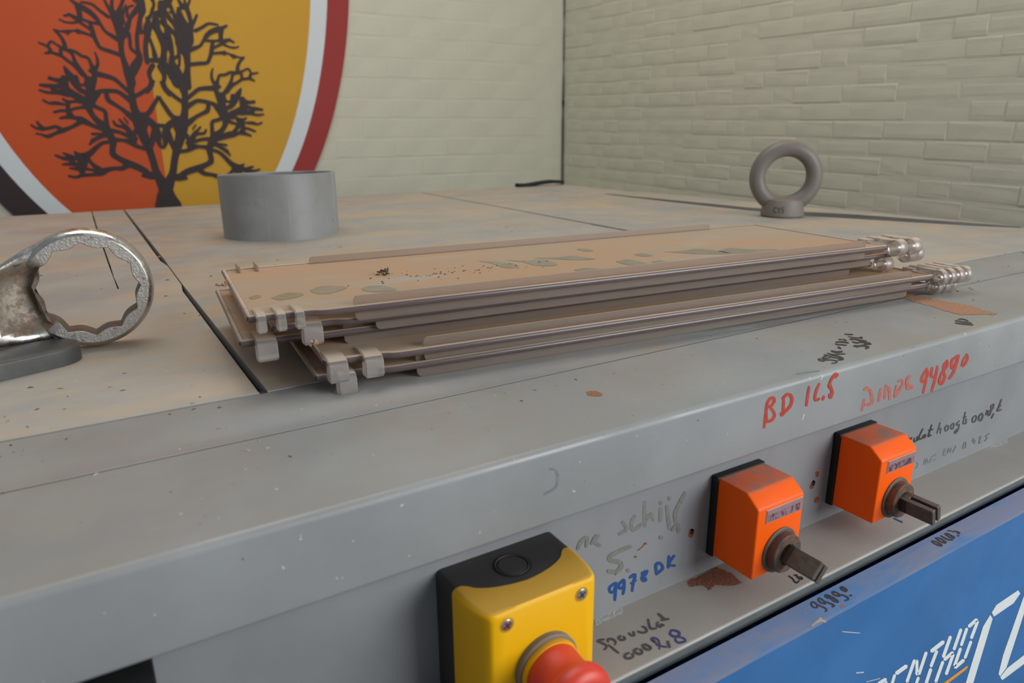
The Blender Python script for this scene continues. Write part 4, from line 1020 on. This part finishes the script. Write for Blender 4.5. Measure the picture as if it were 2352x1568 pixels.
# ------------------------------------------------------------------ lifting eye
eye = tag(empty('lifting_eye', (1.262, .992, .0012), math.radians(-40)), 'grey forged lifting eye bolt standing upright near the brick wall', 'eye bolt')
bm = bmesh.new()
MAJ, MINR, ZC_ = .0560, .0162, .0800
ns, nt = 72, 24
R = []
for i in range(ns):
    a = 2 * PI * i / ns
    c = Vector((math.cos(a) * MAJ, 0, ZC_ + math.sin(a) * MAJ))
    e = Vector((math.cos(a), 0, math.sin(a)))
    low = max(0, -math.sin(a) - .55) / .45
    rr = MINR * (1 + .12 * low)
    R.append([bm.verts.new(c + e * (math.cos(b) * rr) + Vector((0, 1, 0)) * (math.sin(b) * rr * 1.02)) for b in (2 * PI * k / nt for k in range(nt))])
for i in range(ns):
    a, b = R[i], R[(i + 1) % ns]
    for k in range(nt):
        bm.faces.new((a[k], a[(k + 1) % nt], b[(k + 1) % nt], b[k]))
obj('ring', bm, EYE, eye, 60)
bm = bmesh.new()
lathe(bm, [(0, .0002), (.0400, .0002), (.0430, .0030), (.0430, .0075), (.0400, .0260), (.0365, .0345), (.0300, .0370), (0, .0370)], (0, 0, 0), (0, 0, 1), 40)
obj('collar', bm, EYE, eye, 25)
# stamped steel mark C15
bm = bmesh.new()


def collar_pt(u, z, i=0):
    r = .0434 - (z - .0075) * .0030 / .0185
    a = -PI / 2 + u / .042
    return (math.cos(a) * r, math.sin(a) * r, z)


for st in ([(-.0060, .0205), (-.0085, .0215), (-.0110, .0205), (-.0115, .0165), (-.0110, .0125), (-.0085, .0112), (-.0060, .0125)], [(-.0030, .0195), (-.0008, .0215), (-.0008, .0112)],
           [(.0085, .0215), (.0040, .0215), (.0036, .0170), (.0070, .0172), (.0085, .0145), (.0070, .0115), (.0034, .0120)]):
    ribbon(bm, [(x - .014, z) for x, z in st], [.0009] * len(st), collar_pt)
obj('stamped_mark', bm, flat('stamp_shade', (84, 72, 62), .7), eye, None)

# ------------------------------------------------------------------ ring spanner and the bar under it
RC = Vector((.002, .712, .0535))
AZ = math.radians(-3)
sp = tag(empty('ring_spanner', (RC.x, RC.y, 0), AZ), 'big worn chrome ring spanner with a twelve point ring propped on a dark bar', 'spanner')
ROUT, RIN = .0510, .0385
THK = .0125
N = 144


def star(t):
    """twelve point opening"""
    q = (t / (2 * PI) * 12) % 1
    return RIN * (1.045 - .095 * math.sin(PI * q))


def dish(x, z):
    """the hollow forged into the front of the neck, running into the ring"""
    d = math.hypot((x + .046) / .030, (z + .004) / .031)
    t = max(0., min(1., (1.12 - d) / .55))
    return .0165 * t * t * (3 - 2 * t)


bm = bmesh.new()
rings = []
for i in range(N):
    t = 2 * PI * i / N
    ct, st_ = math.cos(t), math.sin(t)
    rin = star(t)
    ring = [(.0472, THK), (.0498, THK * .72), (ROUT, THK * .25), (ROUT, -THK * .25), (.0500, -THK * .70), (.0478, -THK * .93), (.0462, -THK),
            (rin + .0006, -THK), (rin, -THK * .93), (rin, THK * .93), (rin + .0006, THK)]
    R3 = []
    for r, d in ring:
        if d < 0:
            d = min(THK * .8, d + dish(ct * r, st_ * r) * (-d / THK))
        R3.append(bm.verts.new((ct * r, d, st_ * r + RC.z)))
    rings.append(R3)
m = len(rings[0])
for i in range(N):
    a, b = rings[i], rings[(i + 1) % N]
    for k in range(m):
        f = bm.faces.new((a[k], a[(k + 1) % m], b[(k + 1) % m], b[k]))
        f.material_index = 1 if k in (6, 7, 9, 10) else 2 if k == 8 else 0
        c = f.calc_center_median()
        if dish(c.x, c.z - RC.z) > .0035 and k in (3, 4, 5, 6, 7):
            f.material_index = 3
obj('ring', bm, [CHROME, FACE, STEEL2, HOLLOW], sp, 28)
bm = bmesh.new()
SEC = [(-.012, -.0440, .0480, .0090), (-.020, -.0415, .0460, .0105), (-.031, -.0420, .0415, .0120), (-.040, -.0420, .0375, .0125), (-.049, -.0418, .0325, .0130), (-.058, -.0412, .0270, .0135), (-.066, -.0408, .0215, .0138),
       (-.078, -.0405, .0140, .0138), (-.092, -.0400, .0070, .0135), (-.120, -.0395, -.0010, .0125), (-.200, -.0390, -.0050, .0110), (-.300, -.0390, -.0060, .0105)]
V = []
NK = 40
for x, zb_, zt_, tk in SEC:
    ring = []
    for k in range(NK):
        a = 2 * PI * k / NK
        c, s_ = math.cos(a), math.sin(a)
        ez = abs(s_) ** .8 * (1 if s_ > 0 else -1)
        yy = abs(c) ** .45 * (1 if c > 0 else -1) * tk
        zz = (zb_ + zt_) / 2 + ez * (zt_ - zb_) / 2
        if c < 0:
            yy = min(tk * .7, yy + dish(x, zz))
        yy -= .36 * max(0, -x - .038)
        ring.append([x, yy, zz])
    V.append(ring)
W_ = []
for ring in V:
    q = []
    for x, y, z in ring:
        r = math.hypot(x, z)
        if r < RIN + .0022:
            k = (RIN + .0022) / max(r, 1e-4)
            x, z = x * k, z * k
        q.append(bm.verts.new((x, y, z + RC.z)))
    W_.append(q)
for a, b in zip(W_, W_[1:]):
    for k in range(NK):
        bm.faces.new((a[k], a[(k + 1) % NK], b[(k + 1) % NK], b[k]))
bm.faces.new(list(reversed(W_[-1])))
for f in bm.faces:
    c = f.calc_center_median()
    if dish(c.x, c.z - RC.z) > .0035 and c.y < .006:
        f.material_index = 1
obj('handle', bm, [CHROME, HOLLOW], sp, 50)

bar = tag(empty('flat_bar', (-.015, .690, 0), math.radians(21)), 'dark grey painted bar with a rounded end lying under the spanner', 'bar')
bm = bmesh.new()
pts = [(-.34, -.022), (-.020, -.022)] + [(-.020 + .022 * math.cos(a), .022 * math.sin(a)) for a in (-PI / 2 + PI * i / 14 for i in range(1, 14))] + [(-.020, .022), (-.34, .022)]
prism(bm, pts, .0003, .0142, .0022, 3)
obj('bar_body', bm, BAR, bar, 40)

# ------------------------------------------------------------------ stack of clear hinged plastic panels
PL = [  # front left corner, angle, length, z of the edge bead, rim start, knuckles left (x, width), knuckles right (x, width), label
    (.132, .4880, -5.0, .676, .0110, [(.020, .0135)], [(.684, .008), (.697, .008), (.710, .008)], 'lowest clear plastic panel of the stack, lying on the grey top'),
    (.138, .4865, -5.4, .668, .0220, [(.008, .0140), (.034, .0140)], [(.676, .008), (.690, .008), (.704, .008), (.718, .008)], 'second clear plastic panel from the bottom, with two square knuckles at its left end'),
    (.090, .5290, -5.0, .672, .0335, [(.017, .0150)], [(.690, .012)], 'middle clear plastic panel of the stack, sticking out furthest left'),
    (.112, .5170, -5.0, .668, .0445, [(.026, .0145)], [(.690, .010), (.704, .010)], 'second clear plastic panel from the top, one knuckle left, under the dusty one'),
    (.094, .5110, -5.2, .662, .0555, [(.008, .0065), (.0215, .0065), (.0345, .0065)], [(.676, .012), (.700, .012)], 'topmost clear plastic panel, covered in tan dust with bare fingermarks'),
]
WID = .198


def rounded_rim(bm, x0, x1, y0, y1, zlo, zhi, up=True, r=.004):
    """thin upright strip with rounded outer corners"""
    n = 5
    pts = [(x0, zlo), (x1, zlo)] if up else [(x1, zhi), (x0, zhi)]
    if up:
        pts += [(x1 - r + r * math.cos(a), zhi - r + r * math.sin(a)) for a in (PI / 2 * i / n for i in range(n + 1))]
        pts += [(x0 + r - r * math.sin(a), zhi - r + r * math.cos(a)) for a in (PI / 2 * i / n for i in range(n + 1))]
    else:
        pts += [(x0 + r - r * math.cos(a), zlo + r - r * math.sin(a)) for a in (PI / 2 * i / n for i in range(n + 1))]
        pts += [(x1 - r + r * math.sin(a), zlo + r - r * math.cos(a)) for a in (PI / 2 * i / n for i in range(n + 1))]
    a = [bm.verts.new((x, y0, z)) for x, z in pts]
    b = [bm.verts.new((x, y1, z)) for x, z in pts]
    bm.faces.new(a); bm.faces.new(list(reversed(b)))
    m = len(pts)
    for i in range(m):
        bm.faces.new((a[i], a[(i + 1) % m], b[(i + 1) % m], b[i]))


for fx, fy, ang, LN, zb, kl, kr, lab in PL:
    t = tag(empty('plastic_panel', (fx, fy, zb), math.radians(ang)), lab, 'plastic panel', 'stacked clear plastic panels')
    low = zb < .015
    # sheet
    bm = bmesh.new()
    box(bm, .001, LN, .001, WID, -.0018, .0012, .0005, 1)
    obj('sheet', bm, CLEAR, t, 30)
    # bead along the front edge, jogging outwards where the rim begins
    bm = bmesh.new()
    tube(bm, [(.0, .0035, 0), (.040, .0035, 0), (.0445, .0030, 0), (.0480, .0012, 0), (.0515, -.0006, 0), (.056, -.0012, 0), (LN * .5, -.0012, 0), (LN - .004, -.0012, 0)], .0029, 12)
    tube(bm, [(.0, WID, 0), (LN, WID, 0)], .0022, 8)
    tube(bm, [(.0012, .004, 0), (.0012, WID, 0)], .0024, 8)
    tube(bm, [(LN, .0, 0), (LN, WID, 0)], .0022, 8)
    obj('edge_bead', bm, CLEAREDGE, t, 60)
    # rims above and below
    bm = bmesh.new()
    rounded_rim(bm, .076, LN - .030, .0042, .0062, .0005, .0086)
    rounded_rim(bm, .080, LN - .080, WID - .004, WID - .0020, .0005, .0082)
    obj('upper_rim', bm, CLEAR, t, 30)
    bm = bmesh.new()
    rounded_rim(bm, .076, LN - .032, .0016, .0034, -.0106 if low else -.0102, -.0006, False)
    rounded_rim(bm, .080, LN - .060, WID - .0065, WID - .0045, -.0106 if low else -.0102, -.0006, False)
    obj('lower_rim', bm, CLEAR, t, 30)
    # two stiffening fins at the back left corner
    bm = bmesh.new()
    for x in (.012, .028):
        box(bm, x, x + .0022, WID - .020, WID + .002, .001, .0075, .0006, 1)
    obj('corner_fin', bm, CLEAR, t, 30)
    # hinge knuckles: hooked rings on an arm
    for (x, wdt), left in [(k, True) for k in kl] + [(k, False) for k in kr]:
        bm = bmesh.new()
        ro = .0088 if wdt > .007 else .0070
        if left:
            P = [(.026, .0022), (.010, .0040), (.000, .0042), (-.0060, .0030), (-.0085, -.0005), (-.0095, -.0105), (-.0080, -.0125), (-.0005, -.0128), (.0015, -.0105), (.0005, -.0030), (.004, -.0012), (.026, -.0012)]
            if wdt < .007:
                P = [(a * .72 if a < 0 else a, b if b > -.004 else b * .72) for a, b in P]
            a = [bm.verts.new((x - wdt / 2, p, q)) for p, q in P]
            b = [bm.verts.new((x + wdt / 2, p, q)) for p, q in P]
            bm.faces.new(a); bm.faces.new(list(reversed(b)))
            for i in range(len(P)):
                bm.faces.new((a[i], a[(i + 1) % len(P)], b[(i + 1) % len(P)], b[i]))
            bmesh.ops.bevel(bm, geom=[e for e in bm.edges if abs(e.verts[0].co.x - e.verts[1].co.x) < 1e-6], offset=.0008, segments=2, affect='EDGES')
        else:
            lathe(bm, [(ro, -wdt / 2), (ro + .0006, -wdt / 2 + .001), (ro + .0006, wdt / 2 - .001), (ro, wdt / 2), (.0042, wdt / 2), (.0038, 0), (.0042, -wdt / 2), (ro, -wdt / 2)], (x, -.002, -.0015), (1, 0, 0), 28)
            box(bm, x - wdt / 2 + .0005, x + wdt / 2 - .0005, .003, .034, .0030, .0068, .0008, 1)
        obj('hinge_knuckle', bm, FROST, t, 40)
    # the arm that carries the right-hand knuckles
    bm = bmesh.new()
    xr = max(k[0] for k in kr)
    box(bm, LN - .004, xr + .004, .022, .036, -.0016, .0052, .001, 1)
    obj('hinge_arm', bm, FROST, t, 40)

# fingermarks wiped into the dust of the topmost panel
TOPT = Matrix.Translation((fx, fy, zb)) @ Matrix.Rotation(math.radians(ang), 4, 'Z')
BARE = flat('wiped_plastic', (146, 136, 118), .35, 0, .08, 60)
for i, P in enumerate(MARKS):
    bm = bmesh.new()
    P = smooth_pts([(a * 1e-4, b * 1e-4) for a, b in P + P[:1]], 3)[:-1]
    bm.faces.new([bm.verts.new((x, y, .0569)) for x, y in P])
    bmesh.ops.triangulate(bm, faces=bm.faces[:])
    o = obj('wiped_mark', bm, BARE, t, None)
    o.matrix_parent_inverse = TOPT.inverted()

# chip and shavings lying on the top panel
def chipcluster(name, loc, n, r, cols, label, cat):
    t = tag(empty(name, loc), label, cat)
    bm = bmesh.new()
    for i in range(n):
        d = Vector((random.gauss(0, 1), random.gauss(0, 1), abs(random.gauss(0, .7)))).normalized()
        p = d * r * random.uniform(.15, .9)
        p.z = abs(p.z) * .8
        q = p + Vector((random.gauss(0, 1), random.gauss(0, 1), random.gauss(0, .5))).normalized() * r * random.uniform(.4, .8)
        q.z = max(.0006, q.z)
        mid = (p + q) / 2 + Vector((0, 0, r * random.uniform(0, .3)))
        tube(bm, [p, mid, q], [r * .06, r * .13, r * .04], 5, random.randrange(len(cols)))
    o = obj('splinter', bm, cols, t, None)
    o['kind'] = 'stuff'
    return t


DCH = flat('dark_chip', (84, 72, 60), .9)
LCH = flat('pale_chip', (196, 170, 140), .9)
OCH = flat('orange_chip', (168, 122, 88), .9)
chipcluster('wood_chip', (.233, .607, .0572), 26, .0065, [DCH, DCH, LCH], 'small dark tuft of wood chips on the top plastic panel', 'wood chips')
chipcluster('wood_shaving', (.101, .640, .0560), 14, .0060, [OCH, OCH, LCH], 'orange wood shavings caught at the left edge of the plastic stack', 'shavings')
chipcluster('wood_shaving', (.135, .500, .0340), 12, .0050, [LCH, OCH], 'pale shavings between the plastic knuckles at the stack front', 'shavings')

# crumbs of wood scattered over the top
bm = bmesh.new()
for i in range(420):
    if random.random() < .45:
        x, y = random.uniform(-.15, 1.2), random.uniform(.40, .60)
        z = .0001
    else:
        x, y = random.uniform(-.15, 1.3), random.uniform(.34, 1.2)
        z = .0001
    if (.08 < x < .86 and .42 < y < .74) or (-.2 < x < .07 and .62 < y < .80):
        continue
    s = random.uniform(.0004, .0012) * (1 if y < .6 else 1.4)
    a = random.uniform(0, PI)
    c, d = math.cos(a), math.sin(a)
    L = s * random.uniform(1, 2.6)
    vs = [bm.verts.new((x + u * c - v * d, y + u * d + v * c, z + h)) for u, v, h in ((-L, -s * .5, 0), (L, -s * .4, 0), (L * .8, s * .5, 0), (-L * .9, s * .4, 0), (0, 0, s * .7))]
    mi = random.choice((0, 0, 1, 2, 2))
    for f in ((0, 1, 4), (1, 2, 4), (2, 3, 4), (3, 0, 4)):
        bm.faces.new([vs[k] for k in f]).material_index = mi
for i in range(60):
    x, y = random.gauss(.30, .05), random.gauss(.585, .012)
    th = math.radians(-5.2)
    s = random.uniform(.0003, .0008)
    vs = [bm.verts.new((x + u, y + v, .0570 + h)) for u, v, h in ((-s * 1.5, -s, 0), (s * 1.5, -s, 0), (s, s, 0), (-s, s, 0), (0, 0, s))]
    for f in ((0, 1, 4), (1, 2, 4), (2, 3, 4), (3, 0, 4)):
        bm.faces.new([vs[k] for k in f]).material_index = 0
o = obj('wood_crumbs', bm, [DCH, LCH, OCH], None, None)
tag(o, 'tiny wood crumbs scattered over the machine top', 'wood dust', None, 'stuff')

# ------------------------------------------------------------------ black rubber strip at the far corner
rb = tag(empty('rubber_strip', (1.29, 1.95, 0)), 'small black rubber strip lying at the far back corner', 'strip')
bm = bmesh.new()
pts = [(-.085, 0, .008), (-.05, -.002, .0065), (-.02, .002, .009), (.02, .004, .0125), (.05, .004, .0135), (.09, .002, .010)]
V = []
for x, y, z in pts:
    V.append([bm.verts.new((x, y - .012, z - .0062)), bm.verts.new((x, y + .010, z - .0062)), bm.verts.new((x, y + .010, z + .004)), bm.verts.new((x, y - .012, z + .004))])
for a, b in zip(V, V[1:]):
    for k in range(4):
        bm.faces.new((a[k], a[(k + 1) % 4], b[(k + 1) % 4], b[k]))
bm.faces.new(V[0]); bm.faces.new(list(reversed(V[-1])))
obj('strip_body', bm, RUBBER, rb, 40)
